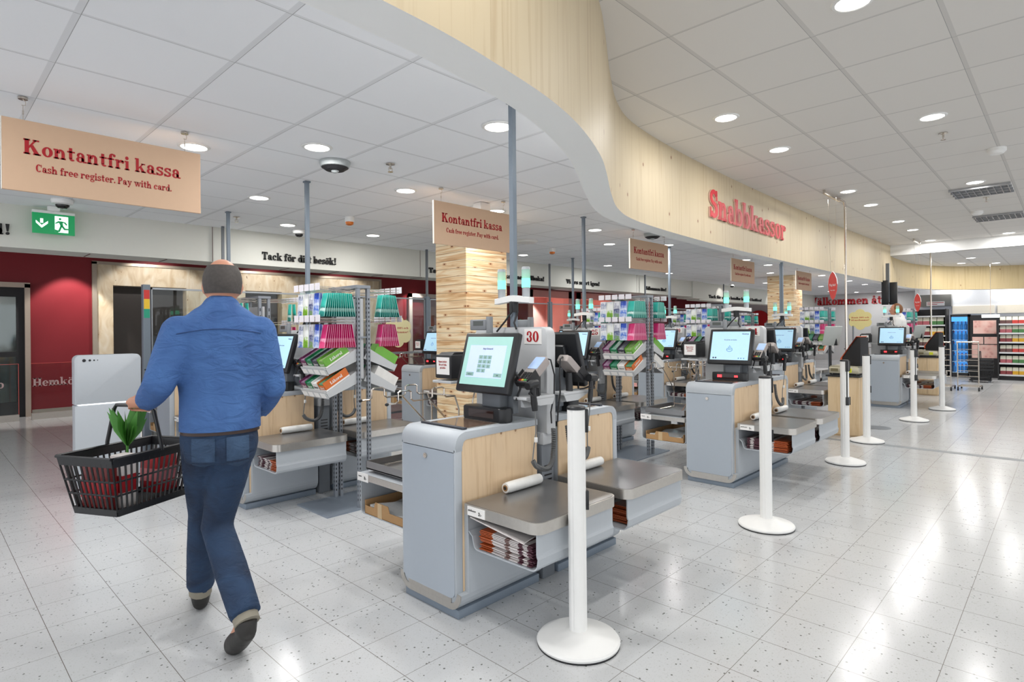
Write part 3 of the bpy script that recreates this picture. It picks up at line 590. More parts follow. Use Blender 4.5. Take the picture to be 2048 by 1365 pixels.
# ------------------------------------------------------------------ green exit sign
t = thing('exit_sign', 'green illuminated emergency exit sign with arrow and running figure', 'sign', (1.025, 7.40, 2.33)); EG = pm('exit_green', '0f8a50', .4, emit=.55); EW = pm('exit_white', 'eafff5', .4, emit=1.1)
m = MB(); m.box(-.17, .17, -.014, .014, .02, .225); m.obj('panel', EG, t)
m = MB(); m.box(-.172, .172, -.02, .02, .223, .25, .004); m.box(-.05, .05, -.03, .03, .25, .302, .01); m.obj('housing', WHITEP, t)
m = MB(); Q = lambda p: m.flat((-.17, -.0145, .02), (.34, 0, 0), (0, 0, .205), [p], .0006)
Q([(.18, .72), (.25, .72), (.25, .5), (.36, .62), (.36, .5), (.215, .28), (.08, .5), (.08, .62), (.18, .5)][:3] + [(.25, .5), (.18, .5)]); Q([(.08, .62), (.08, .5), (.215, .26), (.36, .5), (.36, .62), (.215, .4)])
Q([(.52, .1), (.84, .1), (.84, .9), (.52, .9)]); m.obj('pictogram', EW, t, smooth=None)
m = MB(); Q = lambda p: m.flat((-.17, -.0153, .02), (.34, 0, 0), (0, 0, .205), [p], .0006)
Q(arc(.645, .77, .032, 0, 340, 12, .055)); Q([(.60, .66), (.7, .66), (.72, .42), (.66, .4)]); Q([(.66, .44), (.72, .44), (.77, .32), (.86, .32), (.9, .26), (.74, .24)]); Q([(.66, .48), (.7, .44), (.64, .14), (.58, .1)]); Q([(.6, .66), (.53, .56), (.53, .51), (.64, .6)]); Q([(.69, .66), (.78, .62), (.82, .5), (.79, .48), (.74, .58), (.68, .6)]); Q([(.52, .1), (.6, .1), (.6, .2), (.52, .24)][:4]); m.obj('running_figure', EG, t, smooth=None)
# ================================================================== SELF-CHECKOUT KIOSKS (built facing -x, local origin at the kiosk's base)
SC.cycles.max_bounces = 7; SC.cycles.diffuse_bounces = 4; SC.cycles.glossy_bounces = 3; SC.cycles.transparent_max_bounces = 12; SC.cycles.caustics_reflective = False; SC.cycles.caustics_refractive = False
LENS.m.cycles.emission_sampling = 'NONE'
GDOOR = pm('door_grey', 'aab3bd', .42, var=.015)
SCRB = pm('screen_blue', 'b4dcf4', .3, emit=.32); SCRT = pm('screen_teal', '9ccac2', .3, emit=.3); SCRP = pm('screen_panel', 'bccdf0', .3, emit=.38); KEYB = pm('screen_button', '86aba4', .3, emit=.2); SINK = pm('screen_ink', '23304a', .3, emit=.1); SBLUE = pm('screen_icon', '4d87b4', .3, emit=.3)
LCD = pm('lcd_panel', '4e5350', .25); REDEM = pm('scan_red_light', 'ff2a30', .3, emit=5.0); SGLASS = pm('scanner_glass', '6a5547', .08, var=.1); DGREY2 = pm('mid_grey_plastic', '85888c', .45)
def rotx(a, loc): return Matrix.Translation(loc) @ Matrix.Rotation(a, 4, 'Y')
def kiosk(kind):
    t = thing('self_checkout_kiosk', '', 'checkout')
    m = MB(); m.box(-.285, .28, -.205, .205, 0, .042, .003); m.obj('plinth', pm('plinth_blue_grey', '7b8794', .45), t)
    U = [(-.235, .12)] + arc(-.155, .12, .08, 180, 270, 6) + arc(.155, .12, .08, 270, 360, 6)
    m = MB(); m.strip(U, .029, 0, -.292, .285); m.strip([(-.235, .5), (-.235, .12)], .029, 0, -.245, .285); m.strip([(.235, .12), (.235, .5)], .029, 0, -.245, .285); m.box(-.2915, .28, -.2, .2, .07, .2); m.obj('outer_shell', GREY, t)
    m = MB(); m.strip(U, .029, 0, -.2965, -.292); m.box(-.2962, -.29, -.165, .165, .06, .093); m.obj('kick_strip', STEEL, t)
    m = MB(); m.box(-.288, .268, -.2, .2, .085, .8, .004); m.obj('cabinet', GREY, t)
    d = MB(); d.prism([(.198, .772), (-.196, .772)] + arc(-.161, .13, .035, 180, 270, 5) + arc(.163, .13, .035, 270, 360, 5), 0, -.3, -.286); d = d.obj('door', GDOOR, t)
    m = MB(); m.cyl((-.3, .012, .735), (-.306, .012, .735), .0125, n=20); m.cyl((-.305, .012, .735), (-.308, .012, .735), .006, n=12); m.obj('lock', CHROME, d)
    m = MB(); m.prism([(-.3, .776), (-.255, .776), (-.255, .8)] + arc(-.225, .802, .03, 180, 90, 4) + [(.275, .832), (.275, .865)] + arc(-.235, .8, .065, 90, 180, 7), 1, -.209, .209, .003); m.obj('top_cover', GREY, t)
    for y in (-.2085, .195): m = MB(); m.box(-.3, -.258, y, y + .0135, .11, .79, .004); m.obj('side_rim', GREY, t)
    m = MB(); m.prism([(-.256, .1), (.27, .1), (.27, .832), (-.225, .832)] + arc(-.226, .802, .03, 90, 180, 4), 1, -.2055, -.199); m.obj('wood_panel', PINE, t)
    m = MB(); m.prism([(-.256, .1), (.27, .1), (.27, .832), (-.225, .832)] + arc(-.226, .802, .03, 90, 180, 4), 1, .199, .2055); m.obj('wood_panel', PINE, t)
    # scanner bed
    m = MB(); m.box(-.212, -.185, -.165, .165, .864, .875, .004); m.obj('front_bar', pm('rubber_bar', '2c2f38', .5), t)
    m = MB(); m.box(-.187, .1, -.155, .155, .864, .8675); b = m.obj('scanner_bed', STEEL, t)
    m = MB(); m.box(-.17, .02, -.14, .14, .867, .869); m.obj('glass_plate', SGLASS, b)
    m = MB(); m.prism(rrect(.035, -.185, .125, .13, .03), 2, .866, .938, .008); s = m.obj('scanner_tower', BLACK, t)
    m = MB(); m.box(.0335, .0355, -.12, .07, .885, .925); m.obj('scan_window', pm('dark_window', '2a1512', .08), s)
    if kind == 'idle':
        m = MB(); m.box(.0325, .0336, -.115, -.085, .9, .915); m.box(.0325, .0336, .03, .07, .895, .918); m.obj('scan_light', REDEM, s)
    # monitor
    M = rotx(R(16), (.062, -.035, 1.17)); kx = -.0012
    m = MB(); m.box(0, .04, -.2, .2, -.16, .165, .012, 3); m.box(.03, .075, -.12, .12, -.1, .1, .015); m.xf(M); mo = m.obj('monitor', BLACK, t)
    m = MB(); m.flat((kx, .172, -.122), (0, -1, 0), (0, 0, 1), [[(0, 0), (.344, 0), (.344, .262), (0, .262)]]); m.xf(M); m.obj('screen', SCRB if kind == 'idle' else SCRT, mo, smooth=None)
    if kind == 'keypad':
        m = MB(); m.flat((kx - .0006, .172, -.122), (0, -1, 0), (0, 0, 1), [[(.035, .04), (.31, .04), (.31, .215), (.035, .215)]]); m.xf(M); m.obj('screen_panel', SCRP, mo, smooth=None)
        m = MB(); P = []
        for i in range(4):
            for j in range(3):
                if i < 3 or j < 2: x = .118 + j * .033; y = .16 - i * .024; P.append([(x, y - .02), (x + .03, y - .02), (x + .03, y), (x, y)])
        P += [[(.04, .047), (.1, .047), (.1, .067), (.04, .067)], [(.25, .047), (.308, .047), (.308, .067), (.25, .067)]]
        m.flat((kx - .0012, .172, -.122), (0, -1, 0), (0, 0, 1), P); m.xf(M); m.obj('screen_button', KEYB, mo, smooth=None)
        m = MB(); o = Vector((kx - .0018, .172, -.122)); u = (0, -1, 0); v = (0, 0, 1)
        letters(m, 'Ange lösenord', o + Vector((0, -.175, .192)), u, v, .0095, .075, 0)
        for i, row in enumerate(('123', '456', '789', 'C0')):
            for j, c in enumerate(row): letters(m, c, o + Vector((0, -(.133 + j * .033), .144 - i * .024)), u, v, .009, None, 0)
        letters(m, 'Avbryt', o + Vector((0, -.07, .053)), u, v, .007, None, 0); letters(m, 'OK', o + Vector((0, -.279, .053)), u, v, .007, None, 0); m.xf(M); m.obj('screen_lettering', SINK, mo, smooth=None)
    else:
        m = MB(); o = Vector((kx - .0006, .172, -.122)); u = (0, -1, 0); v = (0, 0, 1); letters(m, 'Tryck för att starta', o + Vector((0, -.172, .18)), u, v, .0095, .115, 0); letters(m, 'Hemköp', o + Vector((0, -.302, .235)), u, v, .011, .06, 0)
        m.flat(o, u, v, [arc(.03, .018, .008, 0, 330, 11), arc(.052, .018, .008, 0, 330, 11)]); m.xf(M); m.obj('screen_lettering', SINK, mo, smooth=None)
        m = MB(); o2 = o + Vector((-.0003, -.172, .1)); m.flat(o2, u, v, _o(0, -.008, .026, .018, .004, .004, 180, 360) + [[(-.028, -.012), (-.022, -.012), (-.018, .006), (-.025, .006)], [(-.014, -.01), (-.01, -.01), (-.01, .022), (-.014, .022)], [(-.004, -.01), (0, -.01), (0, .034), (-.004, .034)], [(.006, -.01), (.01, -.01), (.01, .024), (.006, .024)], [(.022, -.012), (.028, -.012), (.022, .012), (.017, .012)]]); m.flat(o, u, v, [[(x, .012), (x + .01, .012), (x + .01, .022), (x, .022)] for x in (.255, .278, .302)]); m.xf(M); m.obj('screen_icon', SBLUE, mo, smooth=None)
    m = MB(); m.box(.085, .15, -.115, .02, .865, 1.08, .006); m.box(.15, .19, -.15, .02, .90, 1.12, .004)
    for z in (.92, 1.0, 1.08): m.cyl((.15, -.135, z), (.146, -.135, z), .007, n=8)
    m.obj('monitor_post', GREYD, t)
    # receipt printer on its bracket
    m = MB(); m.box(.11, .29, .30, .45, 1.06, 1.2, .012); m.prism([(.13, 1.2), (.27, 1.2), (.26, 1.212), (.15, 1.212)], 1, .315, .435); pr = m.obj('receipt_printer', SOFTB, t)
    m = MB(); m.box(.1075, .11, .315, .43, 1.085, 1.185); m.obj('notice', PAPER, pr)
    m = MB()
    for i, w in enumerate(('Öppna locket', 'för att fylla', 'på kvitto')): letters(m, w, (.1065, .3725, 1.155 - i * .018), (0, -1, 0), (0, 0, 1), .011, [.075, .07, .05][i], .0004)
    m.obj('notice_lettering', RED, pr, smooth=None)
    m = MB(); m.box(.1, .3, .29, .46, 1.035, 1.05, .003); m.box(.2, .24, .1, .3, 1.03, 1.045); m.obj('printer_bracket', GREYL, t)
    # weight display
    m = MB(); m.box(.17, .205, .075, .205, 1.34, 1.4, .006); dp = m.obj('weight_display', DGREY2, t)
    m = MB(); m.box(.1685, .17, .095, .175, 1.365, 1.392); m.obj('lcd', LCD, dp)
    m = MB(); m.box(.175, .205, .05, .078, .9, 1.415, .004); m.obj('display_post', DGREY2, t)
    # bagging shelf with bin
    rr = .05
    m = MB(); m.prism([(-.27, -.236), (.315, -.236), (.315, -.635)] + arc(.265, -.635, rr, 0, -90, 5) + arc(-.22, -.635, rr, 270, 180, 5), 2, .495, .544); sh = m.obj('bagging_shelf', STEEL, t)
    m = MB(); m.prism([(-.264, -.237), (.309, -.237), (.309, -.632)] + arc(.262, -.632, .046, 0, -90, 5) + arc(-.217, -.632, .046, 270, 180, 5), 2, .543, .5455); m.obj('worktop', STEELT, sh)
    m = MB(); m.box(-.2735, -.27, -.375, -.26, .497, .538); pl = m.obj('price_label', PAPER, sh)
    m = MB(); u = (0, -1, 0); v = (0, 0, 1); letters(m, '3:-', (-.2745, -.345, .507), u, v, .016, None, .0004); letters(m, 'påskasse', (-.2745, -.292, .518), u, v, .009, None, .0004); m.obj('label_lettering', INK, sh, smooth=None)
    m = MB(); m.strip([(-.664, .497), (-.664, .41)] + arc(-.694, .41, .03, 0, -40, 3) + [(-.668, .372)] + arc(-.63, .372, .038, 180, 270, 4) + [(-.30, .334)] + arc(-.3, .362, .028, 270, 350, 4) + [(-.262, .392), (-.24, .41)], .006, 0, -.25, .295); m.strip([(-.237, .50), (-.237, .4)], .006, 0, -.25, .295); m.obj('bag_bin', GREY, t)
    # weighing shelf on the other side
    m = MB(); m.box(-.262, .305, .236, .69, .5, .536, .008); m.obj('weighing_shelf', GREY, t)
    m = MB(); m.box(-.2665, -.262, .24, .688, .5, .535); wl = m.obj('shelf_edge', STEEL, t)
    m = MB(); m.box(-.2695, -.2665, .575, .685, .494, .54); m.obj('price_label', PAPER, wl)
    m = MB(); letters(m, '8:-', (-.2702, .602, .506), (0, -1, 0), (0, 0, 1), .018, None, .0004); letters(m, 'kasse', (-.2702, .655, .518), (0, -1, 0), (0, 0, 1), .009, None, .0004); m.obj('label_lettering', INK, wl, smooth=None)
    m = MB(); m.box(-.23, .26, .26, .655, .552, .566, .004)
    for a in ((-.23, .26, .26, .264), (-.23, .26, .651, .655), (-.23, -.226, .26, .655), (.256, .26, .26, .655)): m.box(*a, .555, .6)
    m.box(-.2, .23, .3, .62, .535, .553); m.obj('scale_pan', STEELT, t)
    m = MB(); m.strip([(.237, .50), (.237, .33)] + arc(.265, .33, .028, 180, 270, 4) + [(.655, .302)] + arc(.655, .33, .028, 270, 360, 4) + [(.683, .5)], .006, 0, -.25, .295); m.obj('box_bin', GREY, t)
    # wire bag frame
    m = MB()
    for y in (.33, .585):
        z = .96
        m.tube([(-.3, y, z - .005), (-.25, y, z - .005), (-.235, y, z + .004), (-.235, y, z + .05), (-.22, y, z + .058), (-.165, y, z + .058), (-.15, y, z + .05), (-.15, y, z + .012), (-.135, y, z), (-.02, y, z), (-.005, y, z + .01), (-.005, y, z + .05), (.01, y, z + .058), (.065, y, z + .058), (.08, y, z + .05), (.08, y, z + .012), (.095, y, z), (.16, y, z)], .005, 6)
        m.tube([(-.03, y, z), (.13, y, z - .16), (.19, y, .72), (.19, y, .57)], .005, 6); m.tube([(.16, y, z), (.19, y, .88), (.19, y, .57)], .005, 6)
        m.tube([(-.15, y, .575), (.19, y, .575)], .005, 6)
    m.tube([(.16, .33, .96), (.16, .585, .96)], .005, 6); m.tube([(.19, .33, .6), (.19, .585, .6)], .005, 6); m.tube([(-.15, .33, .577), (.12, .33, .75)], .004, 6)
    fr = m.obj('bag_frame', CHROME, t)
    m = MB()
    for y in (.33, .585): m.ell((-.305, y, .955), .012, .009, .009, 10, 6)
    m.obj('knob', BLACK, fr)
    # card terminal on its bracket
    m = MB(); m.box(.1, .32, -.29, -.2, .985, 1.0, .002); m.prism([(.1, .985), (.32, .985), (.3, .95), (.2, .95)], 1, -.292, -.286); m.prism([(-.205, .985), (-.235, .94), (-.205, .94)], 0, .15, .27); m.obj('terminal_bracket', GREYL, t)
    m = MB(); m.cyl((.225, -.25, 1.0), (.225, -.25, 1.1), .02, n=16); m.obj('terminal_post', BLACK, t)
    T = Matrix.Translation((.2, -.25, 1.125)) @ Matrix.Rotation(R(-38), 4, 'Y')
    m = MB(); m.prism(rrect(-.1, -.04, .1, .04, .014), 2, -.022, .018, .005); m.xf(T); ct = m.obj('card_terminal', pm('terminal_silver', 'a59c98', .4, .2), t)
    m = MB(); m.prism(rrect(.0, -.033, .09, .033, .006), 2, .018, .0205); m.xf(T); m.obj('terminal_screen', pm('terminal_lcd', 'a8c0e6', .25, emit=.3), ct)
    m = MB(); m.prism(rrect(-.098, -.043, -.01, .043, .012), 2, -.03, .0); m.strip([(-.105, -.046), (-.02, -.046)], .004, 2, -.01, .032); m.strip([(-.02, .046), (-.105, .046)], .004, 2, -.01, .032); m.box(-.108, -.1, -.046, .046, -.01, .02); m.xf(T); m.obj('privacy_shield', SOFTB, ct)
    m = MB()
    for i in range(4):
        for j in range(3): m.box(-.04 - i * .013, -.03 - i * .013, -.024 + j * .018, -.01 + j * .018, .018, .022)
    m.xf(T); m.obj('key', SOFTB, ct)
    for nm, c, j in (('red_key', 'c8322c', 0), ('yellow_key', 'd8b437', 1), ('green_key', '3f9a52', 2)):
        m = MB(); m.box(-.094, -.084, .011 - j * .018, .025 - j * .018, .018, .023); m.xf(T); k = m.obj('key', pm(nm, c, .4), ct); k['label'] = nm.replace('_', ' ')
    m = MB(); m.tube([(.28, -.25, 1.19), (.32, -.265, 1.18), (.338, -.275, 1.1), (.335, -.275, 1.0), (.33, -.255, .9), (.335, -.255, .84)], .0045, 6); m.tube([(.09, -.2, 1.13), (.12, -.22, 1.1), (.12, -.23, 1.04), (.1, -.22, .98)], .006, 6); m.obj('terminal_cable', SOFTB, t)
    return t
def scanner_gun():
    t = thing('hand_scanner', '', 'scanner')      # hangs head up beside the card terminal
    m = MB(); m.tube([(.115, -.3, 1.055), (.118, -.3, 1.02), (.125, -.3, .97), (.13, -.3, .935)], .013, 10, [.014, .013, .015, .012], flat=1.2); m.tube([(.075, -.3, 1.06), (.1, -.3, 1.068), (.14, -.3, 1.07)], .02, 10, [.017, .021, .019], flat=1.3); m.obj('handle', BLACK, t)
    m = MB(); m.tube([(.1, -.33, 1.03), (.1, -.33, 1.06), (.14, -.335, 1.05), (.15, -.33, 1.01), (.1, -.33, 1.01), (.09, -.32, 1.03), (.105, -.305, 1.02), (.15, -.295, 1.01), (.17, -.28, 1.0075)], .005, 6); m.obj('holder', SOFTB, t)
    m = MB(); m.tube([(.13, -.3, .935), (.135, -.3, .88), (.14, -.295, .82), (.138, -.285, .76), (.13, -.28, .68)], .0035, 6); m.obj('cable', pm('cable_grey', '77797a', .5), t)
    m = MB(); m.box(.131, .145, -.304, -.29, .775, .8, .002); m.obj('cable_clip', WHITEP, t)
    path = catmull([(.13, -.285, .68), (.145, -.29, .655), (.18, -.3, .635), (.225, -.3, .63), (.265, -.295, .655), (.287, -.285, .70), (.297, -.28, .76), (.30, -.275, .82)], 40)
    pts = []
    for i, p in enumerate(path):
        a = i * 1.05; q = Vector(p); d = (Vector(path[min(i + 1, len(path) - 1)]) - Vector(path[max(i - 1, 0)])).normalized(); s1 = d.cross(Vector((0, 1, 0))).normalized(); s2 = d.cross(s1); pts.append(q + .0105 * (s1 * math.cos(a) + s2 * math.sin(a)))
    m = MB(); m.tube(pts, .0042, 5); m.obj('coiled_cable', pm('coil_grey', '5d5f60', .5), t)
    for o in t.children: o.data.transform(Matrix.Translation((0, -.02, 0)) if o.name.split('.')[0] != 'holder' else Matrix.Identity(4))
    return t
def divider(num):
    t = thing('divider_panel', '', 'panel')
    m = MB(); m.prism([(-.235, .78), (.325, .78)] + arc(.295, 1.325, .03, 0, 90, 5) + arc(-.195, 1.315, .04, 90, 180, 5), 0, -.035, .035, .006); m.obj('panel', GREYL, t)
    m = MB(); m.box(-.048, .048, -.215, .2, .72, .785, .006); m.obj('collar', GREYL, t)
    m = MB(); m.box(-.05, .05, -.205, .2, 0, .72, .004)
    m.obj('support_post', GREYD, t)
    m = MB()
    for i in range(9): m.box(-.03, .03, -.2065, -.2045, .4 + i * .025, .408 + i * .025)
    m.obj('vent_slot', BLACK, t)
    if num:
        m = MB(); m.box(-.038, -.0345, -.2, -.075, 1.262, 1.345); m.obj('number_plate', PAPER, t)
        m = MB(); letters(m, num, (-.0388, -.1375, 1.274), (0, -1, 0), (0, 0, 1), .058, .092 if '1' not in num else .07, .0006); m.obj('number', RED, t, smooth=None)
    return t
LAMPG = NT('lamp_green'); LAMPG.set(Roughness=.3); LAMPG.b.inputs['Base Color'].default_value = S2L('7fe8c4'); LAMPG.b.inputs['Emission Color'].default_value = S2L('49e0ac'); LAMPG.b.inputs['Emission Strength'].default_value = 3.2
LAMPR = NT('lamp_red'); LAMPR.set(Roughness=.3); LAMPR.b.inputs['Base Color'].default_value = S2L('ff8f86'); LAMPR.b.inputs['Emission Color'].default_value = S2L('ff5a50'); LAMPR.b.inputs['Emission Strength'].default_value = 3.0
LAMPC = pm('lamp_clear', 'c4e6dc', .2, alpha=.55); LAMPB = pm('lamp_base', 'b2b6ba', .35, .3)
def pole(red=False, short=False):
    t = thing('signal_pole', '', 'signal pole')
    m = MB(); m.box(-.016, .016, -.016, .016, 1.357, 1.56 if short else ZL, .002, 1)
    if not short: m.box(-.024, .024, -.024, .024, ZL - .012, ZL); m.obj('pole', BLUEG, t)
    m = MB(); m.prism([(-.135, 1.487), (-.016, 1.5), (.016, 1.5), (.135, 1.487), (.135, 1.52), (.016, 1.535), (-.016, 1.535), (-.135, 1.52)], 0, -.022, .022, .003); m.obj('lamp_bar', WHITEP, t)
    m = MB(); m.cyl((0, 0, 1.44), (0, 0, 1.5), .026, n=12); m.tube([(-.02, 0, 1.5), (-.03, -.01, 1.44), (-.03, .04, 1.39), (-.06, .08, 1.33)], .006, 6); m.tube([(.02, -.01, 1.5), (0, -.026, 1.43), (-.03, -.03, 1.38), (-.034, -.05, 1.345)], .006, 6); m.obj('cable', SOFTB, t)
    for i, y in enumerate((.095, -.095)):
        m = MB(); m.lathe([(.022, 0), (.022, .05), (.024, .055)], (0, y, 1.52), 20); lb = m.obj('signal_lamp', LAMPB, t)
        m = MB(); m.lathe([(.024, .055), (.024, .105)], (0, y, 1.52), 20); m.obj('lit_segment', LAMPR.m if red and i == 0 else LAMPG.m, lb)
        m = MB(); m.lathe([(.024, .105), (.024, .155)], (0, y, 1.52), 20); m.obj('clear_segment', LAMPC, lb)
        m = MB(); m.lathe([(.0245, .155), (.022, .17), (.001, .172)], (0, y, 1.52), 20); m.obj('cap', LAMPB, lb)
    return t
_mir = {}
def mirror(o, parent=None, top=True, skip=()):
    c = o.copy(); COL.objects.link(c)
    if o.data:
        if o.data.name not in _mir:
            me = o.data.copy(); me.transform(Matrix.Diagonal((-1, 1, 1, 1))); me.flip_normals(); _mir[o.data.name] = me
        c.data = _mir[o.data.name]
    if not top: c.parent = parent
    for ch in list(o.children):
        if ch.name.split('.')[0] not in skip: mirror(ch, c, False, skip)
    return c
KI = kiosk('idle'); KK = kiosk('keypad'); GUN = scanner_gun()
NOTXT = ('screen_lettering', 'notice_lettering', 'label_lettering', 'screen_icon')
KM = mirror(KI, skip=NOTXT); GUNM = mirror(GUN)
ISL = [('30', 2.40, 2.255, 1, KK), ('24', 5.40, 2.24, 1, KI), ('18', 8.52, 2.90, 1, KI), ('12', 11.82, 2.225, 1, KI),
       ('31', 2.40, 4.70, 2, KI), ('25', 5.42, 4.02, 2, KI), ('19', 8.40, 4.57, 2, KI), ('13', 11.5, 3.95, 2, KI),
       (None, 2.40, 6.47, 3, KI), (None, 5.42, 6.52, 3, KI), (None, 8.40, 6.5, 3, KI)]
WORDS = {'30': 'kiosk thirty', '24': 'kiosk twenty-four', '18': 'kiosk eighteen', '12': 'kiosk twelve', '31': 'kiosk thirty-one', '25': 'kiosk twenty-five', '19': 'kiosk nineteen', '13': 'kiosk thirteen'}
def island_name(num, x): return WORDS.get(num) or {2.40: 'the kiosk behind the man', 5.42: 'the kiosk left of the pillar', 8.40: 'the kiosk right of the pillar'}[x]
used = set()
def take(o, loc):
    if o.name in used: o = dup(o)
    used.add(o.name); o.location = loc; return o
GX = .36; PROW = {}
for num, x, y, row, proto in ISL:
    nm = island_name(num, x)
    k = take(proto, (x - GX, y, 0)); k['group'] = 'self-checkout kiosks'
    k['label'] = {'30': 'nearest grey self-checkout kiosk, number 30, with a keypad on its screen', '24': 'grey self-checkout kiosk number 24 with blue start screen and red scanner lights', '18': 'grey self-checkout kiosk number 18 behind the second white post', '12': 'far grey self-checkout kiosk number 12 with red scanner lights, by the pale counter', '31': 'grey self-checkout kiosk right behind the walking man, its screen half hidden', '25': 'grey self-checkout kiosk number 25 behind kiosk 30', '19': 'grey self-checkout kiosk number 19 behind the second product rack', '13': 'grey self-checkout kiosk hidden behind number 18 in the middle row'}.get(num) or {2.40: 'grey kiosk mostly hidden by the man, beside the tall grey exit cabinet', 5.42: 'back row kiosk left of the boarded pillar, screen cut by the pillar', 8.40: 'back row kiosk seen between racks right of the boarded pillar'}[x]
    q = take(KM, (x + GX, y, 0)); q['group'] = 'self-checkout kiosks'; q['label'] = 'grey kiosk facing away from the camera behind ' + nm
    d = divider(num); d.location = (x, y, 0); d['label'] = 'pale grey divider panel rising beside ' + nm; d['group'] = 'divider panels'
    p = pole(num == '31', num in ('24', '12')); p.location = (x - .02, y + .02, 0); p['group'] = 'signal poles'; p['label'] = ('grey pole with red and green signal lamps rising from ' if num == '31' else ('short grey pole' if num in ('24', '12') else 'grey ceiling pole') + ' with two green signal lamps rising from ') + nm
    g = take(GUN, (x - GX, y, 0)); g['label'] = 'black hand scanner with coiled cable hanging at ' + nm; g['group'] = 'hand scanners'
    g = take(GUNM, (x + GX, y, 0)); g['label'] = 'black hand scanner with coiled cable behind the panel at ' + nm; g['group'] = 'hand scanners'
# ------------------------------------------------------------------ bag rolls, folded carrier bags, cardboard boxes
def bag_roll():
    t = thing('bag_roll', '', 'bag roll'); m = MB()
    m.tube([(-.12, 0, .028), (-.1, 0, .028), (0, 0, .028), (.1, 0, .028), (.13, 0, .028)], .028, 16, [.024, .027, .0275, .027, .025]); m.obj('film', FILM, t)
    m = MB(); m.tube([(-.123, 0, .028), (-.118, 0, .028)], .015, 14); m.obj('core', KRAFT, t)
    m = MB(); m.cyl((-.1235, 0, .028), (-.1232, 0, .028), .009, n=12); m.obj('core_hole', BLACK, t)
    return t
ROLL = bag_roll()
C1 = [pm('bag_orange', 'b5572a', .35, var=.2, scale=20), pm('bag_white', 'dcd6d4', .35, var=.08, scale=20), pm('bag_plum', '5a3540', .35, var=.2, scale=20), pm('bag_print', '8a6f6a', .35, var=.2, scale=25)]
def folded_bag(i, rng):
    """a flat folded plastic carrier: printed stripes across it, slightly wavy"""
    m = MB(); nx, ny = 8, 12; th = .0042; w, l = .5, .32
    g = [[None] * (ny + 1) for _ in range(nx + 1)]; ph = rng.random() * 6
    for a in range(nx + 1):
        for b in range(ny + 1):
            x = -w / 2 + w * a / nx; y = -l / 2 + l * b / ny; z = .0010 * math.sin(a * 1.1 + ph) * math.sin(b * .7 + ph) + .0004 * rng.random(); g[a][b] = (m.bm.verts.new((x, y, z)), m.bm.verts.new((x, y, z + th)))
    cols = [0, 0, 0, 1, 1, 1, 3, 1, 1, 2, 1, 2] if i == 0 else [2, 1, 2, 2, 1, 1, 2, 1, 0, 0, 0, 0]
    for a in range(nx):
        for b in range(ny):
            for k in (0, 1):
                f = m.bm.faces.new((g[a][b][k], g[a + 1][b][k], g[a + 1][b + 1][k], g[a][b + 1][k])); f.material_index = cols[ny - 1 - b]
    for a in range(nx):
        for b in (0, ny): f = m.bm.faces.new((g[a][b][0], g[a + 1][b][0], g[a + 1][b][1], g[a][b][1])); f.material_index = cols[0 if b == ny else -1]
    for b in range(ny):
        for a in (0, nx): f = m.bm.faces.new((g[a][b][0], g[a][b + 1][0], g[a][b + 1][1], g[a][b][1])); f.material_index = cols[ny - 1 - b]
    return m.obj('folded_carrier_bag', C1)
rng = random.Random(3); BAGS = [folded_bag(0, rng), folded_bag(1, rng)]; bused = set()
def bagcopy(k):
    o = BAGS[k]
    if k in bused: o = o.copy(); COL.objects.link(o)
    bused.add(k); return o
CBOX = None
def carton():
    t = thing('bag_carton', '', 'cardboard box'); m = MB(); th = .004
    m.box(-.25, .25, -.19, .19, 0, th); m.box(-.25, .25, .186, .19, 0, .075); m.box(-.25, .25, -.19, -.186, 0, .075); m.box(.246, .25, -.19, .19, 0, .075)
    m.prism([(-.19, 0), (.19, 0), (.19, .045), (.1, .045), (.085, .08), (-.035, .08), (-.05, .045), (-.19, .045)], 0, -.25, -.246); m.obj('box', CARD, t)
    m = MB(); m.box(-.2515, -.2502, .02, .06, 0, .08); m.obj('tape', pm('tan_tape', 'c9ad84', .35), t)
    return t
CB0 = carton()
m = MB(); m.loft([[(x, -.16 + .004 * math.sin(x * 40), z), (x, .16, z), (x, .16, z + .03 + .01 * math.sin(x * 21)), (x, .06, z + .045 + .008 * math.sin(x * 33)), (x, -.06, z + .035 + .012 * math.sin(x * 17 + 2)), (x, -.16, z + .03 + .012 * math.sin(x * 27 + 1))] for x, z in [(-.235 + i * .0235, .005) for i in range(21)]]); LIN = tag(m.obj('bag_bundle', FILM), '', 'carrier bag'); lin_used = False
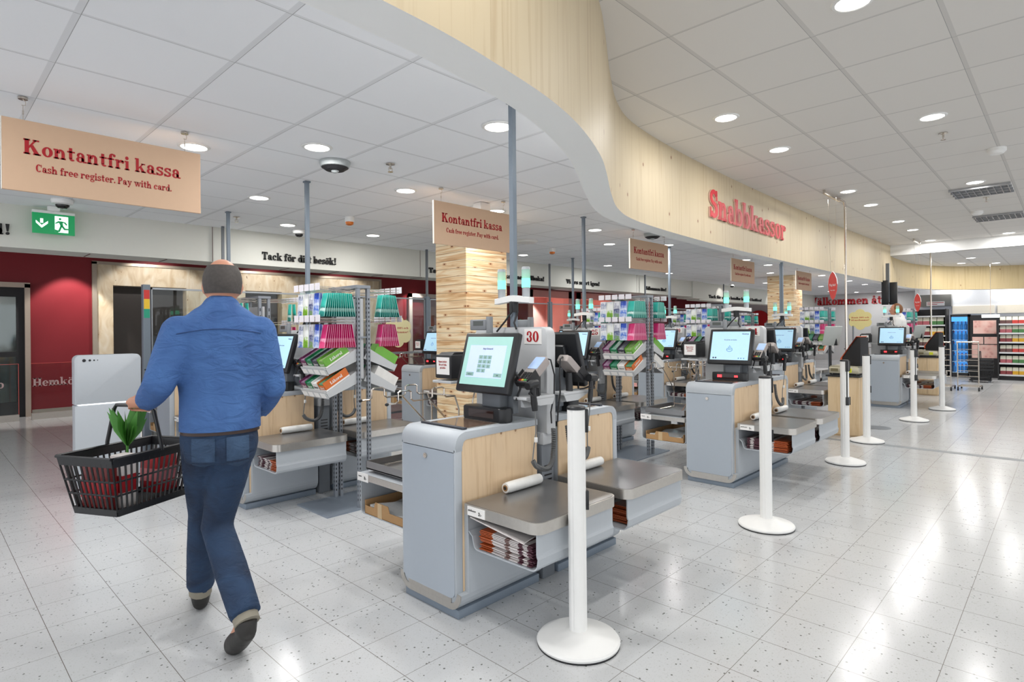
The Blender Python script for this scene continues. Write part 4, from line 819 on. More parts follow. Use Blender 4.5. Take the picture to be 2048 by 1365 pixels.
for num, x, y, row, proto in ISL:
    nm = island_name(num, x)
    for s in (-1, 1):
        side = 'left-hand' if s < 0 else 'right-hand'
        bx = x + s * GX; r = take(ROLL, (bx + .17 * (-s) * 0 + (.08 if s < 0 else -.10), y - .275, .5455)); r['label'] = 'white bag roll on the %s steel shelf of %s' % (side, nm); r['group'] = 'bag rolls'
        n = 13 if (row == 1 and x < 6) else (8 if x < 6.5 else 5); zt = .3425
        for i in range(n):
            b = bagcopy(0 if (s < 0) == (num in ('30',)) else 1); b.location = (bx + .02 + rng.uniform(-.012, .012), y - .46 + rng.uniform(-.006, .006), zt); b.rotation_euler = (0, 0, rng.uniform(-.002, .002)); zt += .0067 if row == 1 and x < 6 else .0098
            tag(b, 'folded printed carrier bag in the %s bin of %s' % (side, nm), 'carrier bag', 'folded bags at %s, %s bin' % (nm, side))
        if num == '30' and s < 0:
            m = MB(); nx = 14
            m.loft([[(-.25 + .5 * i / nx, -.165, .015 * math.sin(i * .45)), (-.25 + .5 * i / nx, .165, .012 + .028 * math.exp(-i * .5) + .01 * math.sin(i * .5)), (-.25 + .5 * i / nx, .165, .017 + .028 * math.exp(-i * .5) + .01 * math.sin(i * .5)), (-.25 + .5 * i / nx, -.165, .005 + .015 * math.sin(i * .45))] for i in range(nx + 1)]); o = m.obj('folded_carrier_bag', C1[1]); o.location = (bx - .02, y - .44, zt + .0155); tag(o, 'white printed carrier bag lying loose on top of the stack at kiosk 30', 'carrier bag')
        c = take(CB0, (bx + (.0 if s < 0 else .02), y + .45, .309)); c['label'] = 'cardboard carton under the %s tray of %s' % (side, nm); c['group'] = 'bag cartons'
        o = LIN if not lin_used else LIN.copy()
        if lin_used: COL.objects.link(o)
        lin_used = True; o.location = (bx + (.0 if s < 0 else .02), y + .45, .315); tag(o, 'white bags in the %s carton of %s' % (side, nm), 'carrier bag', 'bags in cartons')
# ------------------------------------------------------------------ white barrier posts
def post():
    t = thing('barrier_post', '', 'barrier post'); m = MB(); m.lathe([(.175, .006), (.178, .016), (.172, .024), (.13, .036), (.06, .058), (.05, .06)], n=48); m.obj('base', WHITE, t)
    m = MB(); m.lathe([(.176, 0), (.176, .007), (.165, .008)], n=48); m.obj('base_ring', BLACK, t)
    m = MB(); prof = []
    for i in range(48):
        a = 2 * math.pi * i / 48; r = .0385 - (.0022 if i % 12 in (0, 1) else 0); prof.append((r * math.cos(a), r * math.sin(a)))
    m.prism(prof, 2, .05, 1.0); m.obj('tube', WHITE, t)
    m = MB(); m.lathe([(.0395, .998), (.0395, 1.008), (.034, 1.013), (.001, 1.013)], n=32); m.obj('cap', BLACK, t)
    return t
PO = post(); PO2 = None
PST = [(1.98, 1.53, 0, 'white barrier post nearest the camera, in front of kiosk 30'), (4.0, 1.49, 0, 'second white barrier post, in front of kiosk 24'), (6.38, 1.61, 1, 'third white barrier post with black belt fittings'), (7.71, 1.72, 1, 'white barrier post right in front of the pale wooden counter'), (9.84, 1.61, 1, 'white barrier post just right of kiosk 12'), (11.4, 1.49, 0, 'white barrier post farthest from the camera')]
for i, (x, y, kind, lb) in enumerate(PST):
    p = take(PO, (x, y, 0)); p['label'] = lb; p['group'] = 'white barrier posts'
    a = R(-46) if kind == 0 else (R(-50) if i != 2 and i != 4 else R(225))
    m = MB(); m.box(-.014, .014, .036, .05, .9, 1.0, .002); m.box(-.014, .014, .036, .05, .57, .65, .002)
    if kind: m.box(-.006, .006, .036, .04, .64, .92)
    m.xf(Matrix.Rotation(a - R(90), 4, 'Z')); m.obj('belt_fitting', BLACK, p)
# ================================================================== PRODUCT RACKS
def bandmat(name, stops, nz=.3, rough=.25):
    t = NT(name); co = t.coord('Object'); sx = t.n('SeparateXYZ'); t.l(co, sx.inputs[0]); no = t.n('TexNoise', Scale=45.0 if nz < .5 else 34.0, Detail=3.0); t.l(co, no.inputs['Vector'])
    v = t.math('ADD', t.math('DIVIDE', sx.outputs[2], .175), t.math('MULTIPLY', t.math('SUBTRACT', no.outputs[0], .5), nz))
    c = t.ramp(v, [(p, S2L(k)) for p, k in stops]); t.l(c, t.b.inputs['Base Color']); t.set(Roughness=rough); return t.m
BM = {'teal': bandmat('wrap_teal', [(0, '1d6f6a'), (.2, '2b9389'), (.3, 'd6ece6'), (.38, '1f7f78'), (.5, '2fb3a4'), (1, '35bcae')]), 'pink': bandmat('wrap_pink', [(0, 'e65a8c'), (.25, 'e0457f'), (.34, 'f3b6cf'), (.45, 'd02a74'), (1, 'c41f63')]),
      'blue': bandmat('wrap_blue', [(0, 'd9e4f2'), (.3, '3d6fd0'), (.55, 'dfe9f6'), (.75, '2b55c4'), (1, '2344a8')], .7), 'navy': bandmat('wrap_navy', [(0, '6f9a3e'), (.3, '8a93ad'), (.5, '3b4470'), (.8, 'd7d9e2'), (1, 'e6e6ea')], 1.0),
      'lime': bandmat('wrap_lime', [(0, '5f9a2c'), (.3, '8dbb3f'), (.45, 'e4e9e2'), (.8, 'eef0ee'), (1, 'd9dde2')], .8), 'silver': bandmat('wrap_silver', [(0, '2f62b4'), (.25, 'c9d2de'), (.55, 'eceef0'), (.8, '7b86a8'), (1, 'e8eaee')], 1.0)}
SEAL = {k: pm('seal_' + k, v, .3, var=.1) for k, v in dict(teal='8fd8cc', pink='f0a0c4', blue='cfdcf2', navy='e2e4ea', lime='e9eee4', silver='eef0f2').items()}
def candy_bag(k):
    m = MB(); rings = []
    for q in (-1, 1):
        m.mi = 1; m.loft([[(-.0009, q * (.0335 + .005 * (1 - z / .175)), z), (.0009, q * (.0335 + .005 * (1 - z / .175)), z), (.0009, q * (.038 + .005 * (1 - z / .175)), z), (-.0009, q * (.038 + .005 * (1 - z / .175)), z)] for z in (.002, .09, .173)])
    m.mi = 0
    for i in range(8):
        z = .175 * i / 7; t = math.sin(math.pi * min(max((z - .008) / .16, 0), 1)) * .0054 + .0007; w = .034 + .005 * (1 - i / 7)
        rings.append([(-t, 0, z), (-t * .6, -w * .7, z), (0, -w, z), (t * .6, -w * .7, z), (t, 0, z), (t * .6, w * .7, z), (0, w, z), (-t * .6, w * .7, z)])
    return m.loft(rings).obj('candy_bag', [BM[k], SEAL[k]])
CB = {k: candy_bag(k) for k in BM}; cbu = set()
def cbag(k):
    o = CB[k]
    if k in cbu: o = o.copy(); COL.objects.link(o)
    cbu.add(k); return o
CARTC = {'plum': '74305a', 'green': '1f7d4e', 'dark': '3b3b46', 'leaf': '6fae3f', 'white': 'e6e4e0', 'orange': 'd9702c'}
def carton_mesh(k):
    """open display carton of small pastille boxes"""
    t = thing('pastille_carton', '', 'carton'); c = pm('carton_' + k, CARTC[k], .4, var=.1)
    m = MB(); L, w, h = .215, .043, .072
    m.box(-L / 2, L / 2, -w, -w + .002, 0, h); m.box(-L / 2, L / 2, w - .002, w, 0, h); m.box(L / 2 - .002, L / 2, -w, w, 0, h); m.box(-L / 2, L / 2, -w, w, 0, .002); m.box(-L / 2, -L / 2 + .002, -w, w, 0, .05); m.obj('carton', c, t)
    m = MB(); m.box(-L / 2 - .001, -L / 2, -w, w, .0, .014); m.box(-L / 2, L / 2, -w - .0008, -w, 0, .012); m.obj('white_band', PAPER, t)
    c2 = pm('box_' + k, {'plum': '8f6f8a', 'green': '4c8f74', 'dark': '6c6c78', 'leaf': '8fb46a', 'white': 'efece8', 'orange': '57936f'}[k], .4, var=.3, scale=60)
    m = MB()
    for i in range(7):
        for j in range(2): m.box(-L / 2 + .006 + i * .0295, -L / 2 + .032 + i * .0295, -w + .004 + j * .04, -w + .042 + j * .04, .003, .058)
    o = m.obj('pastille_boxes', c2, t); o['kind'] = 'stuff'
    m = MB(); letters(m, 'Läkerol', (-L / 2 - .0012, 0, .022), (0, -1, 0), (0, 0, 1), .016, .06, .0003); m.obj('brand_lettering', PAPER if k not in ('white',) else INK, t, smooth=None)
    m = MB(); letters(m, 'Läkerol', (0, -w - .001, .028), (1, 0, 0), (0, 0, 1), .024, .11, .0003); m.obj('side_lettering', PAPER if k not in ('white',) else INK, t, smooth=None)
    return t
CM = {k: carton_mesh(k) for k in CARTC}
SLOT = pm('slot_dark', '33363a', .7)
def rack(cx, cy, nm, lod):
    t = thing('display_rack', 'grey perforated rack of sweets ' + nm, 'rack', (cx, cy, 0), 0, 'sweet racks')
    m = MB(); m.box(-.33, .33, -.235, .235, 0, .01); m.obj('base_plate', pm('rack_plate', '8d97a3', .35, .3), t)
    for y in (-.195, .195):
        for x in ((-.043, .043) if y < 0 else (-.0235, .0235)):
            m = MB(); m.box(x - .0125, x + .0125, y - .014, y + .014, .01, 1.665); m.mi = 1
            n = 46 if lod == 0 else 23
            for i in range(n):
                z = .06 + i * 1.55 / n; m.box(x - .005, x + .005, y - .0143, y + .0143, z, z + (.016 if lod == 0 else .03))
                if lod == 0: m.box(x - .0128, x + .0128, y - .004, y + .004, z, z + .016)
            m.obj('upright', [PERF, SLOT], t)
    m = MB(); m.box(-.06, .06, -.21, .21, 1.667, 1.69); m.box(-.035, .035, -.2, .2, 1.29, 1.3); m.obj('cross_bar', PERF, t)
    m = MB(); m.box(-.012, .012, -.18, .18, .98, 1.59); m.obj('back_board', GREYL, t)
    hy = [-.165 + .0825 * i for i in range(5)]
    for s, sd in ((-1, 'left-hand'), (1, 'right-hand')):
        for r, (z, ks) in enumerate(((1.64, ['teal', 'blue', 'navy', 'lime', 'silver']), (1.41, ['pink', 'blue', 'navy', 'lime', 'silver']))):
            m = MB()
            for y in hy: m.tube([(s * (.06 if y < -.15 else .035), y, z), (s * .35, y, z + .01)], .0025, 5); m.tube([(s * .035, y, z + .022), (s * .352, y, z + .03)], .0022, 5)
            m.obj('hook', CHROME, t)
            for y in hy: m = MB(); m.box(s * .352, s * .355, y - .034, y + .034, z + .002, z + .052); m.obj('price_tag', TAG, t)
            for i, (y, k) in enumerate(zip(hy, ks)):
                n = ((14, 10) if lod == 0 else (4, 2))[s > 0] if i == 0 else (3 if lod == 0 else 1) if s < 0 else 0; st = .0196 if lod == 0 else .06
                for j in range(n):
                    b = cbag(k); b.scale = (1 if lod == 0 else 2, 1, 1); b.location = (cx + s * (.325 - j * st), cy + y, z - (.190 if lod == 0 else .195)); b.rotation_euler = (rng.uniform(-.006, .006), -s * (.2 - .36 * j / max(n - 1, 1)) * (1 if lod == 0 and n > 3 else .3) + rng.uniform(-.008, .008), rng.uniform(-.04, .04))
                    tag(b, '%s sweets bag in the %s %s row of the rack %s' % ({'lime': 'green'}.get(k, k), ('upper', 'lower')[r], 'left' if s < 0 else 'right', nm), 'sweets', '%s sweets, %s row %d, rack %s' % (k, sd, r + 1, nm))
        for r, (z, ks) in enumerate(((1.125, ['leaf', 'dark', 'green', 'plum']), (.955, ['orange' if s < 0 else 'white', 'white', 'green', 'plum']))):
            M = Matrix.Translation((s * .2, 0, z)) @ (Matrix.Rotation(0 if s < 0 else math.pi, 4, 'Z')) @ Matrix.Rotation(R(-30), 4, 'Y')
            m = MB(); m.box(-.125, .17, -.185, .185, -.006, -.001); m.box(-.128, -.122, -.185, .185, -.05, .012); m.prism([(-.12, -.045), (.17, -.09), (.17, 0), (-.12, 0)], 1, -.188, -.185); m.prism([(-.12, -.045), (.17, -.09), (.17, 0), (-.12, 0)], 1, .185, .188); m.xf(M); m.obj('sloping_tray', GREYL, t)
            m = MB()
            for i in range(4): m.box(-.1295, -.128, -.17 + i * .092, -.1 + i * .092, -.042, -.004)
            m.xf(M); m.obj('price_strip', PAPER, t)
            for i, k in enumerate(ks):
                c = take(CM[k], (0, 0, 0)); y = -.138 + i * .092
                if s > 0: y = -y
                q = Matrix.Translation((cx, cy, 0)) @ M @ Matrix.Translation((0, y, .0005)); c.location = q.to_translation(); c.rotation_euler = q.to_euler()
                tag(c, '%s pastille carton in the %s %s tray of rack %s' % ({'plum': 'plum', 'green': 'green', 'dark': 'dark', 'leaf': 'light green', 'white': 'white', 'orange': 'orange'}[k], 'left' if s < 0 else 'right', ('upper', 'lower')[r], nm), 'carton', 'pastille cartons')
    return t
for cx, cy, nm, lod in ((2.40, 4.08, 'by kiosk thirty-one', 0), (5.42, 3.40, 'by kiosk twenty-five', 0), (8.40, 3.95, 'by kiosk nineteen', 1), (11.5, 3.33, 'by kiosk thirteen', 1), (2.40, 5.85, 'behind the man', 1), (8.40, 5.88, 'right of the pillar', 1), (11.45, 5.9, 'left of the far pillar', 1), (14.3, 5.8, 'before the far pillar', 1), (14.3, 2.52, 'behind kiosk twelve', 1)): rack(cx, cy, nm, lod)
# ================================================================== EXIT CABINET, GLASS FENCE, BARRIERS BY THE ENTRANCE
t = thing('exit_cabinet', 'tall pale grey cabinet with four black camera dots behind the basket', 'cabinet', (1.2, 6.06, 0))
m = MB(); m.prism(rrect(-.24, .72, .24, 1.16, .03) if 0 else [(-.24, .745), (.24, .745)] + arc(.2, 1.12, .04, 0, 90, 5) + arc(-.2, 1.12, .04, 90, 180, 5), 1, -.06, .06, .004); m.obj('upper_body', GREY, t)
m = MB(); m.box(-.24, .24, -.06, .06, .02, .735, .004); m.box(-.22, .22, -.05, .05, 0, .02); m.obj('lower_body', GREY, t)
m = MB(); m.box(-.215, .235, -.0612, .05, .737, .743); m.obj('light_line', pm('light_line', 'ffffff', .4, emit=1.2), t)
m = MB(); m.box(.236, .2402, -.0605, .02, .04, .72); m.obj('edge_light', pm('edge_light', 'f6f1e6', .4, emit=.5), t)
for x, r in ((-.175, .013), (-.135, .009), (-.105, .0065), (-.08, .004)):
    m = MB(); m.cyl((x, -.06, 1.115), (x, -.062, 1.115), r, n=16); m.obj('camera_dot', BLACK, t)
FY = 7.4
def fence_post(x, tall, lb, stripes=False):
    t = thing('fence_post', lb, 'fence post', (x, FY, 0)); m = MB(); m.box(-.036, .036, -.036, .036, 0, 1.88, .003, 1); m.obj('lower_post', BLUEG, t)
    if tall: m = MB(); m.box(-.015, .015, -.015, .015, 1.88, ZL); m.obj('ceiling_rod', GREYD, t)
    if stripes:
        for nm, c, z0, z1 in (('red_sticker', 'd3312c', 1.72, 1.82), ('yellow_sticker', 'f0c62e', 1.61, 1.72), ('green_sticker', '1f9c7c', 1.51, 1.61)):
            m = MB(); m.box(-.028, .028, -.0372, -.036, z0, z1); m.obj('sticker', pm(nm, c, .5), t)['label'] = nm.replace('_', ' ')
fence_post(1.83, False, 'grey fence post with red, yellow and green stickers left of the man', True); fence_post(5.74, True, 'grey fence post with thin ceiling rod left of the boarded pillar'); fence_post(8.77, True, 'grey fence post with thin ceiling rod right of the boarded pillar'); fence_post(12.33, True, 'far grey fence post with thin rod behind the second rack')
for x, lb in ((2.66, 'dark thin rod dropping from the ceiling just behind the man'), (16.8, 'thin far rod at the end of the glass fence')):
    t = thing('ceiling_rod', lb, 'rod', (x, FY + .032, 0)); m = MB(); m.box(-.014, .014, -.014, .014, 0, ZL); m.obj('rod', GREYD, t)
CLOUD = pm('cloud_cream', 'f1e7b4', .6, var=.01)
def cloud_poly(cx, cy, s): 
    out = []
    for i in range(6):
        a = R(60 * i + 30); px, py = cx + .12 * s * math.cos(a), cy + .11 * s * math.sin(a)
        out += [(px + .085 * s * math.cos(a + R(d)), py + .085 * s * math.sin(a + R(d))) for d in range(-75, 76, 15)]
    return out
def glass_panel(x0, x1, lb, cloud=None):
    t = thing('glass_panel', lb, 'glass screen', ((x0 + x1) / 2, FY, 0)); h = (x1 - x0) / 2
    m = MB(); m.box(-h, h, -.004, .004, .12, 1.83); m.obj('pane', GLASS, t)
    m = MB(); m.box(-h, h, -.012, .012, 1.83, 1.85); m.box(-h, h, -.014, .014, .985, 1.02); m.box(-h, h, -.014, .014, .09, .12); m.box(-h, -h + .012, -.012, .012, .0, 1.85); m.box(h - .012, h, -.012, .012, .0, 1.85); m.obj('rail', pm('rail_grey', '9a9fa4', .35, .4), t)
    if cloud:
        x, z, s = cloud; x -= (x0 + x1) / 2; m = MB(); m.flat((0, -.005, 0), (1, 0, 0), (0, 0, 1), [cloud_poly(x, z, s)], .0006); m.obj('cloud_sticker', CLOUD, t, smooth=None)
        m = MB(); letters(m, 'Skänk 100% och', (x, -.0058, z + .03 * s), (1, 0, 0), (0, 0, 1), .03, .3 * s, .0003); letters(m, 'bli medlemmar!', (x, -.0058, z - .02 * s), (1, 0, 0), (0, 0, 1), .03, .3 * s, .0003); m.obj('sticker_lettering', RED, t, smooth=None)
glass_panel(1.88, 3.9, 'clear glass fence panel with cream cloud sticker behind the man', (2.32, 1.37, 1.15)); glass_panel(4.4, 5.69, 'clear glass fence panel with cream cloud sticker left of the boarded pillar', (5.18, 1.33, 1.25)); glass_panel(5.79, 8.72, 'clear glass fence panel behind the boarded pillar'); glass_panel(8.82, 12.28, 'clear glass fence panel behind the second rack'); glass_panel(12.38, 16.7, 'clear glass fence panel at the far end of the fence')
for x0, x1, lb, tx in ((-.1, 1.18, 'low glass barrier at the left edge of the photo in front of the dark door', .70), (1.33, 2.62, 'low glass barrier with pale lettering in front of the red wall', 1.655)):
    t = thing('low_glass_barrier', lb, 'glass barrier', ((x0 + x1) / 2, 11.75, 0)); h = (x1 - x0) / 2
    m = MB(); m.box(-h, h, -.005, .005, .1, .88); m.obj('pane', GLASS, t); m = MB(); m.box(-h, h, -.03, .03, 0, .1); m.obj('kerb', pm('kerb_steel', 'bdb7b0', .4, .4), t)
    m = MB(); m.box(h - .004, h, -.006, .006, .1, .885); m.box(-h, h, -.006, .006, .88, .884); m.obj('edge', pm('red_glint', 'd65a52', .4, emit=.3), t)  # red reflection along the glass edges, put in as a glowing colour
    m = MB(); letters(m, 'Hemköp', (tx - (x0 + x1) / 2, -.0055, .52), (1, 0, 0), (0, 0, 1), .13, .62, .0005); m.obj('barrier_lettering', pm('pale_film', 'd8b9b7', .6), t, smooth=None)
# ================================================================== SHOPPING BASKET
def basket():
    t = thing('shopping_basket', '', 'basket')     # long axis x, open top, slatted sides
    L, Wd, H = .23, .15, .25; f = .78
    def q(sx, sy, z): k = f + (1 - f) * z / H; return (sx * L * k, sy * Wd * k, z)
    m = MB()
    for z0, z1 in ((.0, .03), (.215, .25)):
        for a, b in (((-1, -1), (1, -1)), ((1, -1), (1, 1)), ((1, 1), (-1, 1)), ((-1, 1), (-1, -1))):
            p0, p1, p2, p3 = Vector(q(*a, z0)), Vector(q(*b, z0)), Vector(q(*b, z1)), Vector(q(*a, z1)); n = (p1 - p0).cross(p3 - p0).normalized() * .004
            m.loft([[p0 - n, p1 - n, p2 - n, p3 - n], [p0 + n, p1 + n, p2 + n, p3 + n]])
    m.box(-L * f, L * f, -Wd * f, Wd * f, 0, .004)
    for i in range(17):
        u = -1 + i / 8
        for s in (-1, 1): m.tube([q(u, s, .02), q(u, s, .23)], .0045, 5)
    for i in range(11):
        u = -1 + i / 5
        for s in (-1, 1): m.tube([q(s, u, .02), q(s, u, .23)], .0045, 5)
    for z in (.09, .15):
        for s in (-1, 1): m.tube([q(-1, s, z), q(1, s, z)], .0045, 5); m.tube([q(s, -1, z), q(s, 1, z)], .0045, 5)
    m.obj('basket_body', BLACK, t)
    m = MB()
    for s in (-1, 1): m.tube([(-L * 1.0, s * (Wd + .005), .252), (L * 1.0, s * (Wd + .005), .252)], .007, 6); m.tube([(s * (L + .005), -Wd, .252), (s * (L + .005), Wd, .252)], .007, 6)
    m.obj('rim', BLACK, t)
    m = MB(); m.tube([(0, -Wd - .008, .245), (0, -Wd - .006, .27), (0, -.115, .42), (0, -.1, .44), (0, .1, .44), (0, .115, .42), (0, Wd + .006, .27), (0, Wd + .008, .245)], .0085, 8); m.obj('handle', BLACK, t)
    return t
BK = basket(); bh = R(28); BC = Vector((.705, 3.062, .575))
place(BK, BC, bh, 'black shopping basket with groceries carried by the walking man'); BK['group'] = 'shopping baskets'
MB4 = Matrix.Translation(BC) @ Matrix.Rotation(bh, 4, 'Z')
def inb(o, x, y, z, rz=0, tilt=0): o.matrix_world = MB4 @ Matrix.Translation((x, y, z)) @ Matrix.Rotation(rz, 4, 'Z') @ Matrix.Rotation(tilt, 4, 'Y')
def pack(nm, lb, cat, w, d, h, c, c2, x, y, z, rz, tilt=0):
    t = thing(nm, lb, cat); m = MB(); m.box(-w / 2, w / 2, -d / 2, d / 2, 0, h, .006); m.obj('pack', c, t); m = MB(); m.box(-w / 2 - .0008, w / 2 + .0008, -d / 2 - .0008, d / 2 + .0008, h * .3, h * .62); m.obj('band', c2, t); inb(t, x, y, z, rz, tilt)
RP = pm('pack_red', 'b3252b', .35); WP = pm('pack_white', 'e9e2de', .4); PK = pm('pack_pink', 'd9848a', .4)
pack('milk_carton', 'white and red carton standing by the handle inside the black basket', 'carton', .07, .07, .23, WP, RP, -.08, -.03, .008, 0)
pack('crisp_bag', 'red packet lying at the right end of the black basket', 'packet', .11, .1, .18, RP, PK, .112, -.02, .03, .0, .0)
pack('food_box', 'dark red food box at the left end inside the black basket', 'box', .045, .15, .2, pm('pack_dark', '7d2422', .4), RP, -.15, .02, .008, 0)
t = thing('herb_plant', 'leafy green plant sticking out of the black basket', 'plant'); m = MB(); m.lathe([(.03, 0), (.04, .09), (.042, .095)], n=16); m.obj('pot', pm('pot_black', '2a2a2a', .5), t)
m = MB(); LR = random.Random(5)
for i in range(34):
    a = LR.uniform(0, 6.28); e = LR.uniform(.2, 1.0); ln = LR.uniform(.14, .24); d = Vector((math.cos(a) * e * .55, math.sin(a) * e * .55, 1)).normalized(); s = d.cross(Vector((math.sin(a), -math.cos(a), .2))).normalized() * .02
    b = Vector((0, 0, .24)); p = b + d * ln * .5; tip = b + d * ln - Vector((0, 0, .03 * e)); m.face([b, p + s, tip]); m.face([b, tip, p - s])
m.tube([(0, 0, .09), (0, 0, .25)], .006, 6); m.obj('foliage', pm('leaf_green', '4f8f3a', .55, var=.25, scale=12), t, smooth=None); inb(t, .005, .045, .006, 0)
# ================================================================== PEOPLE
def organic(name, build, mat, parent=None, vox=.011, smooth=6):
    m = MB(); build(m); o = m.obj(name, mat, None, smooth=None)
    md = o.modifiers.new('r', 'REMESH'); md.mode = 'VOXEL'; md.voxel_size = vox; md.use_smooth_shade = True; s = o.modifiers.new('s', 'SMOOTH'); s.iterations = smooth; s.factor = .5
    dg = bpy.context.evaluated_depsgraph_get(); me = bpy.data.meshes.new_from_object(o.evaluated_get(dg)); o.modifiers.clear(); old = o.data; o.data = me; bpy.data.meshes.remove(old); me.name = name
    if not me.materials: me.materials.append(mat)
    if parent: o.parent = parent
    return o
def person(label, org, ang, J, mats, s=1.0, rnd=True):
    """J: joints in the person's own frame x = right, y = forward, z = up"""
    MW = Matrix.Translation((org[0], org[1], 0)) @ Matrix.Rotation(ang - R(90), 4, 'Z') @ Matrix.Diagonal((s, s, s, 1))
    V = {k: Vector(v) for k, v in J.items() if 'grip' not in k}
    def limb(m, a, b, c, r, n=14): q = (a - b).normalized(); m.tube([a + q * r[0] * .75, a + q * r[0] * .45, a, a.lerp(b, .5), b, b.lerp(c, .5), c], 0, n, [r[0] * .45, r[0] * .8] + list(r))
    def torso(m, g):
        p, ch, nk = V['pelvis'], V['chest'], V['neck']; sec = [(-.16, .138, .1), (-.08, .148, .108), (0, .148, .112), (.12, .148, .112), (.24, .165, .12), (.34, .18, .125), (.42, .162, .113), (.47, .125, .093), (.505, .085, .07)]
        rings = []
        for z, w, d in sec:
            k = max(0, min(1, z / .5)); c = p.lerp(nk, k) if z > 0 else p + Vector((0, 0, z)); rings.append([(c.x + (w + g) * math.cos(a) * (1 if abs(math.cos(a)) > .0 else 1), c.y + (d + g) * math.sin(a) + (.012 if math.sin(a) < 0 and .1 < z < .4 else 0), p.z + z) for a in [2 * math.pi * i / 20 for i in range(20)]])
        m.loft(rings)
    def head(m):
        h = V['head']; m.ell(h + Vector((0, -.008, .02)), .076, .097, .108, 20, 14); m.ell(h + Vector((0, .035, -.045)), .056, .056, .07, 16, 10); m.tube([V['neck'] - Vector((0, .01, .06)), V['neck'] + Vector((0, 0, .05)), h + Vector((0, .0, -.05))], .058, 14)
        m.tube([h + Vector((0, .088, .025)), h + Vector((0, .107, -.012)), h + Vector((0, .09, -.025))], .013, 8)
        for sx in (-1, 1): m.ell(h + Vector((sx * .078, -.005, -.002)), .01, .02, .033, 10, 8)
    def hand(m, side, grip=None):
        e, w, hd = V[side + 'elbow'], V[side + 'wrist'], V[side + 'hand']; d = (hd - w).normalized()
        if grip:
            c, b, p = grip; m.tube([w, c + p * .05 + Vector((0, 0, .02)), c + p * .012 + Vector((0, 0, .038))], 0, 10, [.024, .031, .02])
            for i in range(4):
                o = c + b * (-.033 + .022 * i); pts = [o + (p * math.cos(R(a)) + Vector((0, 0, 1)) * math.sin(R(a))) * .0235 for a in range(40, 301, 26)]; m.tube(pts, .0088, 7)
            o = c + b * .045; m.tube([w.lerp(c, .5) + b * .02, o + p * .032, o + p * .024 - Vector((0, 0, .016)), o - Vector((0, 0, .0245))], .0095, 7)
            m.tube([c - b * .033 + Vector((0, 0, .03)), c + b * .036 + Vector((0, 0, .03))], .013, 8)
        else:
            sd = d.cross(Vector((1 if side == 'r' else -1, 0, 0))).normalized(); up = sd.cross(d)
            m.tube([w, w.lerp(hd, .4), w.lerp(hd, .62)], 0, 12, [.024, .036, .034], flat=.6)
            for i in range(4):
                o = w.lerp(hd, .55) + sd * (-.028 + .019 * i); ln = (.062, .075, .072, .056)[i]; m.tube([o, o + d * ln * .55, o + d * ln + up * .018, o + d * ln * 1.15 + up * .045], .0085, 7)
            m.tube([w.lerp(hd, .25) + sd * -.025, w.lerp(hd, .45) + sd * -.05, w.lerp(hd, .62) + sd * -.05 + up * .01], .01, 7)
    def body(m):
        torso(m, -.015); head(m)
        for sd in 'lr': limb(m, V[sd + 'shoulder'], V[sd + 'elbow'], V[sd + 'wrist'], [.05, .044, .04, .036, .027]); limb(m, V[sd + 'hip'], V[sd + 'knee'], V[sd + 'ankle'], [.085, .068, .052, .052, .036])
        for sd in 'lr': hand(m, sd, J.get(sd + 'grip')); m.tube([V[sd + 'ankle'], V[sd + 'ankle'].lerp(V[sd + 'toe'], .5), V[sd + 'toe']], .035, 10)
    J = dict(J)
    Mi = MW.inverted()
    for sd in 'lr':
        if J.get(sd + 'grip'):
            c, b, p = J[sd + 'grip']; J[sd + 'grip'] = (Mi @ c, (Mi.to_3x3() @ b).normalized(), (Mi.to_3x3() @ p).normalized())
    P = organic('person', body, mats['skin']); P.matrix_world = MW; tag(P, label, 'person')
    def shirt(m):
        torso(m, .012)
        for sd in 'lr':
            w = V[sd + 'wrist'].lerp(V[sd + 'elbow'], mats.get('cuff', .12)); limb(m, V[sd + 'shoulder'] - Vector((V[sd + 'shoulder'].x * .07, 0, .012)), V[sd + 'elbow'], w, [.068, .064, .058, .052, .043])
        n = V['neck']; m.tube([n + Vector((0, -.012, -.03)), n + Vector((0, -.008, .012)), n + Vector((0, -.002, .036))], 0, 18, [.1, .07, .062])
    o = organic('shirt', shirt, mats['shirt'], P, .012, 8)
    def cut(ob, z):   # an even hem
        bm = bmesh.new(); bm.from_mesh(ob.data); g = bm.verts[:] + bm.edges[:] + bm.faces[:]; bmesh.ops.bisect_plane(bm, geom=g, plane_co=(0, 0, z), plane_no=(0, 0, 1), clear_inner=True); bm.to_mesh(ob.data); bm.free()
    cut(o, V['pelvis'].z - .03)
    md = o.modifiers.new('thickness', 'SOLIDIFY'); md.thickness = .006; md.offset = 1
    def jeans(m):
        p = V['pelvis']; m.loft([[(p.x + w * math.cos(a), p.y + d * math.sin(a) - (.014 if math.sin(a) < 0 and z < -.05 else 0), p.z + z) for a in [2 * math.pi * i / 20 for i in range(20)]] for z, w, d in ((.05, .145, .105), (-.03, .15, .112), (-.1, .156, .118), (-.17, .14, .108))])
        for sd in 'lr': limb(m, V[sd + 'hip'], V[sd + 'knee'], V[sd + 'ankle'] + Vector((0, 0, .012)), [.088, .082, .068, .068, .062])
    organic('jeans', jeans, mats['jeans'], P, .012, 6)
    from mathutils.bvhtree import BVHTree
